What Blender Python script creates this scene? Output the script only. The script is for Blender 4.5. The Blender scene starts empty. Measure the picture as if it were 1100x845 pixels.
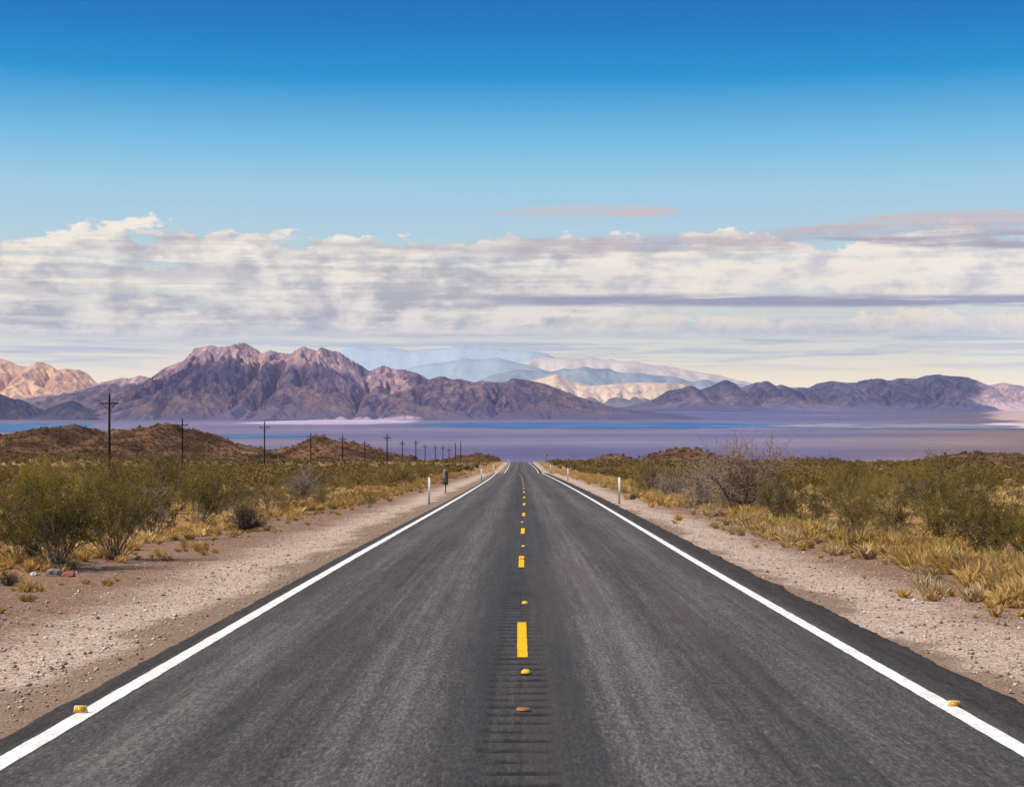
import bpy, math, random
import numpy as np
R = math.radians
rng = np.random.default_rng(7)
random.seed(7)
sc = bpy.context.scene
COL = sc.collection
CAM_Z, FPX, VX, HY = 2.12, 1744.0, 559.0, 425.0      # camera height above the road, focal length and horizon of the photo

# ------------------------------------------------------------------ object helpers
def link(o, parent=None):
    COL.objects.link(o)
    if parent is not None:
        o.parent = parent
    return o
def tag(o, label=None, cat=None, group=None, kind=None):
    if label: o['label'] = label
    if cat: o['category'] = cat
    if group: o['group'] = group
    if kind: o['kind'] = kind
    return o
def empty(name, loc=(0, 0, 0), rz=0.0):
    o = bpy.data.objects.new(name, None); COL.objects.link(o)
    o.empty_display_size = 0.2
    o.location = loc; o.rotation_euler = (0, 0, rz)
    return o
def mesh(name, V, F, mats, smooth=False, midx=None):
    V = np.asarray(V, np.float32).reshape(-1, 3)
    me = bpy.data.meshes.new(name)
    if isinstance(F, np.ndarray):
        n, k = F.shape
        me.vertices.add(len(V)); me.vertices.foreach_set('co', V.ravel())
        me.loops.add(n * k); me.loops.foreach_set('vertex_index', F.astype(np.int32).ravel())
        me.polygons.add(n)
        me.polygons.foreach_set('loop_start', np.arange(0, n * k, k, dtype=np.int32))
        me.polygons.foreach_set('loop_total', np.full(n, k, np.int32))
    else:
        me.from_pydata(V.tolist(), [], F)
        n = len(F)
    for m in (mats if isinstance(mats, (list, tuple)) else [mats]):
        me.materials.append(m)
    if midx is not None: me.polygons.foreach_set('material_index', np.asarray(midx, np.int32))
    if smooth: me.polygons.foreach_set('use_smooth', np.ones(n, bool))
    me.update(calc_edges=True)
    return me
def obj(name, me, parent=None, loc=None):
    o = bpy.data.objects.new(name, me)
    link(o, parent)
    if loc is not None: o.location = loc
    return o
def copy_tree(o, parent=None):
    c = o.copy(); COL.objects.link(c); c.parent = parent
    for ch in o.children: copy_tree(ch, c)
    return c
class Geo:
    def __init__(s): s.V, s.F, s.M, s.n = [], [], [], 0
    def add(s, V, F, m=0):
        V = np.asarray(V, float).reshape(-1, 3); F = np.asarray(F, int)
        s.V.append(V); s.F.append(F + s.n); s.M.append(np.full(len(F), m)); s.n += len(V)
    def box(s, x0, x1, y0, y1, z0, z1, m=0):
        V = [(x, y, z) for z in (z0, z1) for y in (y0, y1) for x in (x0, x1)]
        s.add(V, [(0, 2, 3, 1), (4, 5, 7, 6), (0, 1, 5, 4), (2, 6, 7, 3), (0, 4, 6, 2), (1, 3, 7, 5)], m)
    def tube(s, P, r0, r1, sides=3, m=0, cap=False):
        P = np.asarray(P, float); n = len(P)
        T = np.gradient(P, axis=0); T /= np.linalg.norm(T, axis=1)[:, None] + 1e-9
        a = np.where(np.abs(T[:, 2:3]) > .9, np.array([[1., 0, 0]]), np.array([[0, 0, 1.]]))
        U = np.cross(T, a); U /= np.linalg.norm(U, axis=1)[:, None] + 1e-9
        W = np.cross(T, U)
        r = np.linspace(r0, r1, n)[:, None, None]
        th = np.arange(sides) * 2 * np.pi / sides
        ring = P[:, None] + r * (np.cos(th)[None, :, None] * U[:, None] + np.sin(th)[None, :, None] * W[:, None])
        F = []
        for i in range(n - 1):
            for k in range(sides):
                k2 = (k + 1) % sides
                F.append((i * sides + k, i * sides + k2, (i + 1) * sides + k2, (i + 1) * sides + k))
        s.add(ring.reshape(-1, 3), F, m)
        if cap and sides == 4:
            s.add(ring[-1], [(0, 1, 2, 3)], m); s.add(ring[0], [(3, 2, 1, 0)], m)
    def build(s, name, mats, smooth=False):
        return mesh(name, np.concatenate(s.V), np.concatenate(s.F), mats, smooth, np.concatenate(s.M))

# ------------------------------------------------------------------ noise
_P = np.random.default_rng(3).permutation(4096)
_G = np.random.default_rng(4).uniform(0, 2 * np.pi, 4096)
def perlin(x, y):
    x = np.asarray(x, float); y = np.asarray(y, float)
    xi = np.floor(x).astype(int); yi = np.floor(y).astype(int); fx = x - xi; fy = y - yi
    def g(ix, iy, dx, dy):
        a = _G[_P[(_P[ix & 4095] + iy) & 4095]]
        return np.cos(a) * dx + np.sin(a) * dy
    u = fx * fx * fx * (fx * (fx * 6 - 15) + 10); v = fy * fy * fy * (fy * (fy * 6 - 15) + 10)
    a = g(xi, yi, fx, fy); b = g(xi + 1, yi, fx - 1, fy); c = g(xi, yi + 1, fx, fy - 1); d = g(xi + 1, yi + 1, fx - 1, fy - 1)
    return (a * (1 - u) + b * u) * (1 - v) + (c * (1 - u) + d * u) * v
def fbm(x, y, o=4, lac=2.03, gain=.5):
    s, a = 0, 1.
    for i in range(o):
        s = s + a * perlin(x + 17.3 * i, y - 9.1 * i); x = x * lac; y = y * lac; a *= gain
    return s
def ridged(x, y, o=5):
    s, a, w = 0, 1., 1.
    for i in range(o):
        n = (1 - np.abs(perlin(x + 31.7 * i, y + 11.9 * i)) * 1.7) ** 2 * w
        s = s + a * n; w = np.clip(n * 1.6, 0, 1); x = x * 2.1; y = y * 2.1; a *= .5
    return s

def hermite(xs, ys):
    xs = np.array(xs, float); ys = np.array(ys, float)
    h = np.diff(xs); d = np.diff(ys) / h
    m = np.concatenate([[d[0]], (d[:-1] * h[1:] + d[1:] * h[:-1]) / (h[:-1] + h[1:]), [d[-1]]])
    def f(x):
        x = np.asarray(x, float)
        i = np.clip(np.searchsorted(xs, x) - 1, 0, len(h) - 1)
        t = (x - xs[i]) / h[i]
        lo = x < xs[0]; hi = x > xs[-1]
        r = (ys[i] * (2 * t**3 - 3 * t**2 + 1) + h[i] * m[i] * (t**3 - 2 * t**2 + t)
             + ys[i + 1] * (-2 * t**3 + 3 * t**2) + h[i] * m[i + 1] * (t**3 - t**2))
        r = np.where(lo, ys[0] + m[0] * (x - xs[0]), r)
        return np.where(hi, ys[-1], r)
    return f
VALLEY = -120.0
road_z = hermite([-60, 0, 60, 130, 200, 250, 268, 288, 312, 335, 356, 420, 500, 580, 637, 700, 850, 1050, 1300, 1700, 2200, 2700, 3200, 4000],
                 [2.37, 0, -2.37, -5.13, -7.9, -9.87, -10.62, -11.75, -13.15, -14.0, -14.6, -16.7, -19.35, -22.0, -23.85, -26.9, -35.2, -45.5, -62, -88, -107, -115, -118.6, VALLEY])
road_x = hermite([-60, 0, 35, 49, 73, 117, 194, 265, 310, 354, 637, 700], [0, 0, -.02, .03, .12, .2, .1, -.2, .0, .2, -.37, -.4])
def smooth(a, b, x):
    t = np.clip((np.asarray(x, float) - a) / (b - a), 0, 1); return t * t * (3 - 2 * t)
EDGE_L, EDGE_R, LINE = -3.98, 4.42, 3.6
def ground_z(x, y):
    x = np.asarray(x, float); y = np.asarray(y, float)
    c = x - road_x(y)
    z = road_z(y)
    off = np.maximum(np.maximum(-3.98 - c, c - 4.42), 0)
    amp = smooth(.3, 6, off)
    near = 1 - smooth(1200, 3000, y)
    z = z - .062 - .02 * smooth(0, 1.5, off) + amp * near * (.20 * fbm(x * .11, y * .11, 3) + .03 * perlin(x * .9, y * .9))
    z = z + smooth(12, 90, off) * near * .9 * fbm(x * .012 + 5, y * .012, 3)
    z = z + near * smooth(30, 260, -c) * smooth(150, 420, y) * 2.2
    return np.where(y > 4000, VALLEY, z)
def at_road(px, py):
    d = CAM_Z / ((py - HY) / FPX - .0395)
    return ((px - VX) * d / FPX, d)

# ------------------------------------------------------------------ material helpers
class E:                                           # a value in a node tree, with arithmetic
    def __init__(s, nt, sock): s.nt, s.s = nt, sock
    def m(s, op, *o, clamp=False):
        n = s.nt.nodes.new('ShaderNodeMath'); n.operation = op; n.use_clamp = clamp
        for i, v in enumerate((s,) + o):
            if isinstance(v, E): s.nt.links.new(v.s, n.inputs[i])
            else: n.inputs[i].default_value = v
        return E(s.nt, n.outputs[0])
    def __add__(s, o): return s.m('ADD', o)
    __radd__ = __add__
    def __sub__(s, o): return s.m('SUBTRACT', o)
    def __mul__(s, o): return s.m('MULTIPLY', o)
    __rmul__ = __mul__
    def __truediv__(s, o): return s.m('DIVIDE', o)
    def rsub(s, v): return (s * -1.0) + v
    def clamp(s): return s.m('ADD', 0.0, clamp=True)
    def max(s, o): return s.m('MAXIMUM', o)
    def min(s, o): return s.m('MINIMUM', o)
    def step(s, a, b):                              # smoothstep from a to b (a may exceed b)
        n = s.nt.nodes.new('ShaderNodeMapRange'); n.interpolation_type = 'SMOOTHSTEP'
        s.nt.links.new(s.s, n.inputs[0])
        lo, hi, t0, t1 = (a, b, 0., 1.) if a < b else (b, a, 1., 0.)
        n.inputs[1].default_value = lo; n.inputs[2].default_value = hi; n.inputs[3].default_value = t0; n.inputs[4].default_value = t1
        return E(s.nt, n.outputs[0])
def combine(nt, x, y, z):
    n = nt.nodes.new('ShaderNodeCombineXYZ')
    for i, v in enumerate((x, y, z)):
        if isinstance(v, E): nt.links.new(v.s, n.inputs[i])
        else: n.inputs[i].default_value = v
    return n.outputs[0]
def noise(nt, vec, scale, detail=4, rough=.55, dist=0., dim='3D'):
    n = nt.nodes.new('ShaderNodeTexNoise'); n.noise_dimensions = dim
    n.inputs['Scale'].default_value = scale; n.inputs['Detail'].default_value = detail
    n.inputs['Roughness'].default_value = rough; n.inputs['Distortion'].default_value = dist
    if vec is not None: nt.links.new(vec, n.inputs['Vector'])
    return E(nt, n.outputs['Fac'])
def voro(nt, vec, scale, feat='F1', out='Distance'):
    n = nt.nodes.new('ShaderNodeTexVoronoi'); n.feature = feat; n.inputs['Scale'].default_value = scale
    nt.links.new(vec, n.inputs['Vector'])
    return n.outputs[out]
def mixc(nt, f, a, b, mode='MIX'):
    n = nt.nodes.new('ShaderNodeMix'); n.data_type = 'RGBA'; n.blend_type = mode
    for k, v in ((0, f), (6, a), (7, b)):
        if isinstance(v, E): nt.links.new(v.s, n.inputs[k])
        elif isinstance(v, bpy.types.NodeSocket): nt.links.new(v, n.inputs[k])
        elif k == 0: n.inputs[0].default_value = v
        else: n.inputs[k].default_value = (*v, 1)
    return n.outputs[2]
def ramp(nt, f, stops):
    n = nt.nodes.new('ShaderNodeValToRGB'); el = n.color_ramp.elements
    while len(el) > 1: el.remove(el[0])
    el[0].position = stops[0][0]; el[0].color = (*stops[0][1], 1)
    for p, c in stops[1:]:
        e = el.new(p); e.color = (*c, 1)
    nt.links.new(f.s if isinstance(f, E) else f, n.inputs[0])
    return n.outputs[0]
def lin(r, g, b):
    return tuple(((v / 255 + .055) / 1.055) ** 2.4 if v > 10 else v / 255 / 12.92 for v in (r, g, b))
def mat(name, color=(.5, .5, .5), rough=.8, spec=.3, metal=0.):
    m = bpy.data.materials.new(name); m.use_nodes = True
    nt = m.node_tree; b = nt.nodes['Principled BSDF']
    b.inputs['Base Color'].default_value = (*color, 1); b.inputs['Roughness'].default_value = rough
    b.inputs['Specular IOR Level'].default_value = spec; b.inputs['Metallic'].default_value = metal
    m.blend_method = 'HASHED' if hasattr(m, 'blend_method') else None
    return m, nt, b
def coords(nt, kind='Object'):
    return nt.nodes.new('ShaderNodeTexCoord').outputs[kind]
def setc(nt, b, c):
    nt.links.new(c.s if isinstance(c, E) else c, b.inputs['Base Color'])
def bump(nt, b, h, strength=.5, dist=.02):
    n = nt.nodes.new('ShaderNodeBump'); n.inputs['Strength'].default_value = strength; n.inputs['Distance'].default_value = dist
    nt.links.new(h.s if isinstance(h, E) else h, n.inputs['Height']); nt.links.new(n.outputs[0], b.inputs['Normal'])
def rand(nt): return E(nt, nt.nodes.new('ShaderNodeObjectInfo').outputs['Random'])
def xyz(nt, vec):
    n = nt.nodes.new('ShaderNodeSeparateXYZ'); nt.links.new(vec, n.inputs[0])
    return [E(nt, o) for o in n.outputs]

# ------------------------------------------------------------------ camera, sun, world
SUN_EL, SUN_AZ = R(52), R(-112)                     # azimuth from the view direction (+Y), negative = left
cam = bpy.data.cameras.new('camera'); cam_o = link(bpy.data.objects.new('camera', cam))
cam.sensor_width = 36; cam.lens = FPX / 1100 * 36
cam.clip_start = .1; cam.clip_end = 200000
cam_o.location = (0, 0, CAM_Z)
cam_o.rotation_euler = (R(90) + 2.5 / FPX, 0, 9 / FPX)
sc.camera = cam_o

sun = bpy.data.lights.new('sun', 'SUN'); sun.energy = 5.0; sun.angle = R(.5); sun.color = (1, .91, .76)
sun_o = link(bpy.data.objects.new('sun', sun))
S = np.array([math.cos(SUN_EL) * math.sin(SUN_AZ), math.cos(SUN_EL) * math.cos(SUN_AZ), math.sin(SUN_EL)])
from mathutils import Vector
sun_o.rotation_euler = Vector(S).to_track_quat('Z', 'Y').to_euler()

def build_world():
    w = bpy.data.worlds.new('World'); sc.world = w; w.use_nodes = True
    nt = w.node_tree; bg = nt.nodes['Background']; K = .1
    bg.inputs['Strength'].default_value = K
    sky = nt.nodes.new('ShaderNodeTexSky'); sky.sky_type = 'NISHITA'; sky.sun_disc = False
    sky.sun_elevation = SUN_EL; sky.sun_rotation = SUN_AZ
    sky.altitude = 300; sky.air_density = 1.0; sky.dust_density = .6; sky.ozone_density = 2.0
    g = coords(nt, 'Generated')
    x, y, z = xyz(nt, g)
    hyp = (x * x + y * y).m('SQRT')
    v = (z / hyp.max(1e-4)).max(0.0)                # tangent of the elevation
    u = x.m('ARCTAN2', y)                           # azimuth from the view direction
    # the clear air from horizon to zenith, over the sky texture's own brightness
    grad = ramp(nt, (v * 2.0).clamp(), [(0, (1.55, 1.24, .68)), (.05, (1.12, 1.02, .70)), (.10, (.80, .84, .70)), (.20, lin(186, 217, 229)),
                                        (.255, lin(164, 210, 233)), (.315, lin(116, 192, 230)), (.39, lin(20, 148, 213)), (.45, (0, .195, .55)),
                                        (.50, (0, .146, .50)), (.62, (0, .13, .44)), (.8, lin(60, 110, 180)), (1, lin(90, 130, 190))])
    tint = nt.nodes.new('ShaderNodeMix'); tint.data_type = 'RGBA'; tint.blend_type = 'MIX'
    scaled = nt.nodes.new('ShaderNodeVectorMath'); scaled.operation = 'SCALE'
    nt.links.new(grad, scaled.inputs[0]); scaled.inputs['Scale'].default_value = 1 / K
    tint.inputs[0].default_value = .985
    nt.links.new(sky.outputs[0], tint.inputs[6]); nt.links.new(scaled.outputs[0], tint.inputs[7])
    clear = tint.outputs[2]
    # ---- cloud sheets: heaped tops, flat bases and streaks, all by direction
    def n2(su, sv, seed, detail=5, rough=.55, dist=0.):
        return noise(nt, combine(nt, u * su, v * sv, seed), 1, detail, rough, dist)
    def P(px): return (px - VX) / FPX
    def Q(py): return (HY - py) / FPX
    col = clear
    def lay(mask, c):
        nonlocal col
        if not isinstance(c, bpy.types.NodeSocket):
            c = tuple(q / K for q in c)
        else:
            s = nt.nodes.new('ShaderNodeVectorMath'); s.operation = 'SCALE'; nt.links.new(c, s.inputs[0]); s.inputs['Scale'].default_value = 1 / K
            c = s.outputs[0]
        col = mixc(nt, mask.clamp(), col, c)
    white, cream = (1.04, .94, .78), (1.04, .90, .68)
    grey, lav = lin(192, 189, 190), lin(192, 176, 182)
    def ctr(n): return (n - .5)
    puff = n2(30, 62, 1.7, 7, .62, .25); puffb = n2(30, 62, 5.9, 7, .62, .25)
    big = n2(9, 20, 2.2, 3, .5); fine = n2(110, 190, 4.1, 5, .6)
    streak = n2(6, 120, 8.3, 6, .6, .5); streak2 = n2(10, 210, 12.9, 5, .62, .4)
    wide = n2(4.5, 3, 3.3, 2)
    rt = u.step(P(640), P(760))
    # thin grey-blue streaks low over the cream horizon air
    lay(streak2.step(.44, .66) * v.step(.012, .024) * v.step(.056, .042) * .75, lin(192, 202, 206))
    # low cumulus line with small heads
    topC = ctr(puffb) * .050 + ctr(fine) * .016 + ctr(wide) * .02 + Q(341)
    mC = (topC - v).step(-.0006, .0030) * (v + ctr(streak) * .006).step(Q(368), Q(357))
    shC = (ctr(puffb) * 1.3 + ctr(fine) * .6 + (v - Q(350)) * 30.0 + .5)
    lay(mC * (rt * .25 + .70), mixc(nt, shC.step(.20, .80), lin(212, 214, 216), cream))
    # main bank
    bigpuff = n2(15, 30, 27.7, 6, .6, .3)
    topA = ctr(puff) * .034 + ctr(bigpuff) * .050 + ctr(fine) * .014 + ctr(wide) * .030 + Q(255)
    lf = u.step(P(760), P(520))
    botA = v + ctr(streak) * .016 + lf * .018
    mA = (topA - v).step(-.0008, .0036) * botA.step(Q(334), Q(319))
    holes = (streak2 * .5 + big * .5).step(.34, .47)
    puffo = noise(nt, combine(nt, (u - .010) * 30, (v + .0065) * 62, 1.7), 1, 4, .55, .25)
    bigo = noise(nt, combine(nt, (u - .016) * 15, (v + .011) * 30, 27.7), 1, 4, .5, .3)
    lit = (noise(nt, combine(nt, u * 30, v * 62, 1.7), 1, 4, .55, .25) - puffo) * 2.4 + (noise(nt, combine(nt, u * 15, v * 30, 27.7), 1, 4, .5, .3) - bigo) * 2.6
    edge = (topA - v).step(.012, .002)                              # the sunlit heads along the upper rim
    shade = ctr(streak) * 1.25 + lit * .42 + ctr(puff) * .45 + ctr(bigpuff) * .35 + ctr(fine) * .45 + ctr(streak2) * .5 + .54
    cA = mixc(nt, (shade + edge * .10).step(.18, .84), grey, white)
    lay(mA * (holes + edge).clamp() * .97, cA)
    # greyer shelves inside the bank on the left
    for py, w, sd in ((268, .0075, 0.), (296, .006, 1.), (318, .0045, 2.)):
        mm = (v - Q(py) - ctr(streak) * .012 - ctr(big) * .02).m('ABSOLUTE').step(w, w * .2)
        lay(mm * n2(7, 40, 40. + sd, 4, .6).step(.45, .62) * lf * .55, lin(186, 183, 192))
    # bright broad belt on the right between the lavender shelves
    mb = (v - Q(296) - ctr(streak) * .006).m('ABSOLUTE').step(.0135, .008) * u.step(P(600), P(720))
    lay(mb * .85, mixc(nt, (lit * .35 + ctr(puff) * .8 + ctr(streak2) * .7 + ctr(fine) * .5 + .56).step(.18, .74), lin(216, 212, 214), white))
    # lavender flat underside of the bank on the right, tapering to the left
    ub = (v - Q(322) - ctr(streak) * .006 + u * .010).m('ABSOLUTE')
    lay(ub.step(.0050, .0016) * u.step(P(430), P(620)) * streak2.step(.30, .50) * .92, lin(164, 160, 180))
    # lavender upper band in the middle
    mb = (v - Q(262) - ctr(streak) * .012).m('ABSOLUTE')
    lay(mb.step(.0070, .0020) * u.step(P(480), P(600)) * u.step(P(900), P(830)) * (fine * .4 + streak2 * .6).step(.32, .52) * .72, lav)
    # shelf cloud on the right, thickening to the right
    e2 = (v - Q(252) - ctr(streak) * .014 + (u - P(1000)) * .006).m('ABSOLUTE')
    th = u.step(P(780), P(990)) * .0125
    lay((th - e2).step(-.0008, .0032) * (streak2 * .75 + fine * .25).step(.33, .58) * .93, mixc(nt, (v + ctr(streak) * .02).step(Q(264), Q(243)), lin(176, 168, 182), lin(210, 194, 194)))
    # thin wisps above the bank
    e1 = (v - Q(228) - ctr(streak) * .006).m('ABSOLUTE')
    w1 = u.step(P(480), P(600)) * u.step(P(745), P(700))
    lay((w1 * .0046 - e1).step(-.0005, .003) * streak2.step(.32, .54) * .85, lin(216, 198, 194))
    sc.world.cycles.sampling_method = 'MANUAL'; sc.world.cycles.sample_map_resolution = 1024
    nt.links.new(col, bg.inputs['Color'])
build_world()

# ------------------------------------------------------------------ setting materials
def m_ground():
    m, nt, b = mat('desert_ground', rough=.95, spec=.1)
    o = coords(nt); x, y, z = xyz(nt, o)
    ax = (x + (noise(nt, o, .25, 3) - .5) * 2.4 + (noise(nt, o, 1.3, 3) - .5) * 1.0).m('ABSOLUTE')
    g1 = noise(nt, o, 26, 5, .7); g2 = noise(nt, o, 2.2, 5, .6); g3 = noise(nt, o, .35, 4)
    peb = voro(nt, o, 34, 'F1', 'Color'); pr, pg, pb = xyz(nt, peb)
    gravel = mixc(nt, pr, lin(132, 110, 97), lin(222, 202, 187))
    gravel = mixc(nt, (g2.step(.35, .7)) * .5, gravel, lin(158, 134, 118))
    gravel = mixc(nt, g1.step(.62, .75) * .6, gravel, lin(110, 90, 78))
    soil = mixc(nt, pr, lin(94, 72, 60), lin(160, 130, 112))
    soil = mixc(nt, g1.step(.55, .7) * .7, soil, lin(88, 66, 54))
    soil = mixc(nt, g2.step(.45, .7) * .45, soil, lin(150, 116, 92))
    dirt = mixc(nt, g3.step(.4, .62), lin(122, 92, 64), lin(172, 134, 88))
    dirt = mixc(nt, g1.step(.5, .7) * .5, dirt, lin(92, 66, 46))
    med = noise(nt, o, 9, 4, .75)
    gravel = mixc(nt, med.step(.52, .66) * .55, gravel, lin(120, 98, 84)); gravel = mixc(nt, med.step(.44, .34) * .5, gravel, lin(232, 214, 198))
    soil = mixc(nt, med.step(.50, .64) * .6, soil, lin(84, 64, 52)); soil = mixc(nt, med.step(.42, .32) * .5, soil, lin(196, 168, 148))
    c = mixc(nt, ax.step(5.4, 7.2), gravel, soil)
    c = mixc(nt, ax.step(8.2, 12.5), c, dirt)
    edge = ax.step(5.05, 4.5) * .8                  # tar-browned rim along the asphalt
    c = mixc(nt, edge, c, lin(120, 98, 80))
    # valley floor: alluvium in broad bands, salt and scrub, with violet haze and cloud shade painted in
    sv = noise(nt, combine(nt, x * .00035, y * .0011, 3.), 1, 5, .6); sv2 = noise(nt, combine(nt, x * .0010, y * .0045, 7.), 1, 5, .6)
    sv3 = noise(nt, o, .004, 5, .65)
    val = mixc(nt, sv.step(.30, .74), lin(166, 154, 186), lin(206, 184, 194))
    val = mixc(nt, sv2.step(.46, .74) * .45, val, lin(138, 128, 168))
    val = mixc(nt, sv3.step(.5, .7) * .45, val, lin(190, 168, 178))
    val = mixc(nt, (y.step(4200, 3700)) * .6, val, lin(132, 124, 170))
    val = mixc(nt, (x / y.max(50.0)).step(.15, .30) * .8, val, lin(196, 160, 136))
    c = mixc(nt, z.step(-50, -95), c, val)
    setc(nt, b, c)
    h = E(nt, voro(nt, o, 34)) * -.6 + g1 * .6 + g2 * 1.2
    bump(nt, b, h, .9, .03)
    return m
def ctr_(n): return n - .5
def m_asphalt():
    m, nt, b = mat('asphalt', rough=.82, spec=.35)
    o = coords(nt); x, y, z = xyz(nt, o)
    long1 = noise(nt, combine(nt, x * 2.6, y * .03, 1.), 1, 4, .6)
    long2 = noise(nt, combine(nt, x * 11, y * .10, 5.), 1, 4, .6)
    patch = noise(nt, combine(nt, x * .5, y * .09, 9.), 1, 3)
    grain = noise(nt, o, 75, 4, .75); grain2 = noise(nt, o, 22, 3, .7)
    speck = E(nt, voro(nt, o, 20, 'F1', 'Distance')); g3 = noise(nt, combine(nt, x * 38, y * 6.5, 4.), 1, 4, .8); g4 = noise(nt, combine(nt, x * 9, y * .9, 8.), 1, 4, .7)
    wheel = ((x.m('ABSOLUTE') - 2.0).m('ABSOLUTE') - .85).m('ABSOLUTE').step(.62, .1)
    f = grain * .75 + grain2 * .42 + g3 * 1.25 + g4 * .40 + long1 * .34 + long2 * .36 + patch * .26 + wheel * .10 - 1.345
    f = (f - .42) * 1.3 + .355
    c = ramp(nt, f.clamp(), [(.14, (.010, .009, .009)), (.42, (.034, .031, .031)), (.66, (.074, .068, .068)), (.95, (.18, .165, .16))])
    red = noise(nt, combine(nt, x * 1.6, y * .05, 14.), 1, 3).step(.52, .68)
    c = mixc(nt, red * .45, c, mixc(nt, grain, (.035, .026, .023), (.13, .095, .085)))
    cen = x.m('ABSOLUTE').step(.75, .35)
    c = mixc(nt, cen * .42, c, (.018, .017, .018))
    gx = x.m('ABSOLUTE') + (noise(nt, combine(nt, x * 3, y * 2.2, 2.), 1, 3) - .5) * .16
    gr = ((y + (noise(nt, combine(nt, x * 2.5, y * .8, 6.), 1, 3) - .5) * .26) * (2 * math.pi / .42)).m('SINE')
    gk = (gr + ctr_(noise(nt, combine(nt, x * 9, y * 9, 3.), 1, 4)) * 1.6).step(.15, 1.05) * (gx + ctr_(grain2) * .12).step(.31, .19) * noise(nt, combine(nt, x * 1.2, y * .9, 21.), 1, 3).step(.26, .50)
    c = mixc(nt, gk * .88, c, (.006, .005, .005))
    c = mixc(nt, x.m('ABSOLUTE').step(.024, .006) * noise(nt, combine(nt, x, y * .5, 31.), 1, 3).step(.40, .6) * .5, c, (.008, .008, .008))
    newer = x.step(3.78, 4.0) + x.step(-3.68, -3.85)
    c = mixc(nt, newer.clamp() * .9, c, mixc(nt, (grain * .35 + g3 * .65 + (g4 - .5) * .4).step(.40, .66), (.006, .005, .004), (.062, .046, .038)))
    c = mixc(nt, speck.step(.10, .03) * g3.step(.5, .7) * .5, c, (.30, .28, .26))
    setc(nt, b, c)
    bump(nt, b, grain * .8 + grain2 * .8, .9, .012)
    return m
def m_paint(name, c, worn):
    m, nt, b = mat(name, rough=.7, spec=.12)
    o = coords(nt)
    w = noise(nt, o, 5, 6, .75); g = noise(nt, o, 40, 4, .75)
    k = (w * .55 + g * .45).step(.39, .57 - worn * .02)
    setc(nt, b, mixc(nt, k, tuple(v * .62 for v in c), c))
    bump(nt, b, g, .5, .006)
    return m
def m_mountain(name, rock, tan, wash, sc_=1., apron=None, bk=1.):
    m, nt, b = mat(name, rough=1, spec=0)
    o = coords(nt)
    a = nt.nodes.new('ShaderNodeAttribute'); a.attribute_name = 'wash'; wf = E(nt, a.outputs['Fac'])
    n1 = noise(nt, o, .0016 * sc_, 5, .62); n2 = noise(nt, o, .012 * sc_, 5, .7); n3 = noise(nt, o, .05 * sc_, 3, .7)
    c = mixc(nt, (n1 * .6 + n2 * .4).step(.40, .62), rock, tan)
    c = mixc(nt, n3.step(.5, .7) * .4, c, tuple(v * .75 for v in rock))
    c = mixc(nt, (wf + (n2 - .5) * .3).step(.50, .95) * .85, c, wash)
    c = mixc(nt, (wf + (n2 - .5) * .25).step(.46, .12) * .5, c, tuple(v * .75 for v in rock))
    x, y, z = xyz(nt, o)
    st = noise(nt, combine(nt, x * .030 * sc_, y * .006, z * .012), 1, 4, .65, .8)          # talus streaks running downhill
    c = mixc(nt, st.step(.52, .70) * .45, c, wash); c = mixc(nt, st.step(.46, .32) * .40, c, tuple(v * .75 for v in rock))
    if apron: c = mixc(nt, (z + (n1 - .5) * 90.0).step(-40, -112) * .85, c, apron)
    setc(nt, b, c)
    bump(nt, b, n2 * 1.0 + n3 * .35, bk, 26)
    return m
M = {}
M['ground'] = m_ground(); M['asphalt'] = m_asphalt()
M['white_paint'] = m_paint('white_road_paint', (.80, .80, .79), .6)
M['yellow_paint'] = m_paint('yellow_road_paint', (.93, .47, .002), .5)

# ------------------------------------------------------------------ ground sheet
ys = np.concatenate([np.arange(-12, 60, .5), np.arange(60, 380, 2.0), 380 * 1.022 ** np.arange(0, 240)])
ys = ys[ys < 26800]
base_c = np.concatenate([[EDGE_L - .02, 0, EDGE_R + .02], EDGE_R + np.array([.25, .6, 1, 1.5, 2, 2.6, 3.3, 4, 4.8, 5.6, 6.5, 7.5]), EDGE_L - np.array([.25, .6, 1, 1.5, 2, 2.6, 3.3, 4, 4.8, 5.6, 6.5, 7.5])])
base_c = np.sort(base_c); t = np.linspace(0, 1, 71)[1:]
def row(y):
    w = min(60 + .62 * max(y, 0), 19500)
    k = t * .12 + t ** 2.2 * .88
    return np.concatenate([(base_c[0] - k * w)[::-1], base_c, base_c[-1] + k * w]) + float(road_x(y)) * (1 if y < 700 else 0)
GX = np.array([row(y) for y in ys]); GY = np.repeat(ys[:, None], GX.shape[1], 1)
GZ = ground_z(GX, GY)
nr, nc = GX.shape
idx = np.arange(nr * nc).reshape(nr, nc)
def grid_faces(nr, nc):
    i = np.arange(nr * nc).reshape(nr, nc)
    return np.stack([i[:-1, :-1].ravel(), i[:-1, 1:].ravel(), i[1:, 1:].ravel(), i[1:, :-1].ravel()], 1)
tag(obj('ground', mesh('ground', np.stack([GX, GY, GZ], -1), grid_faces(nr, nc), M['ground'], True)), kind='structure')

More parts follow.
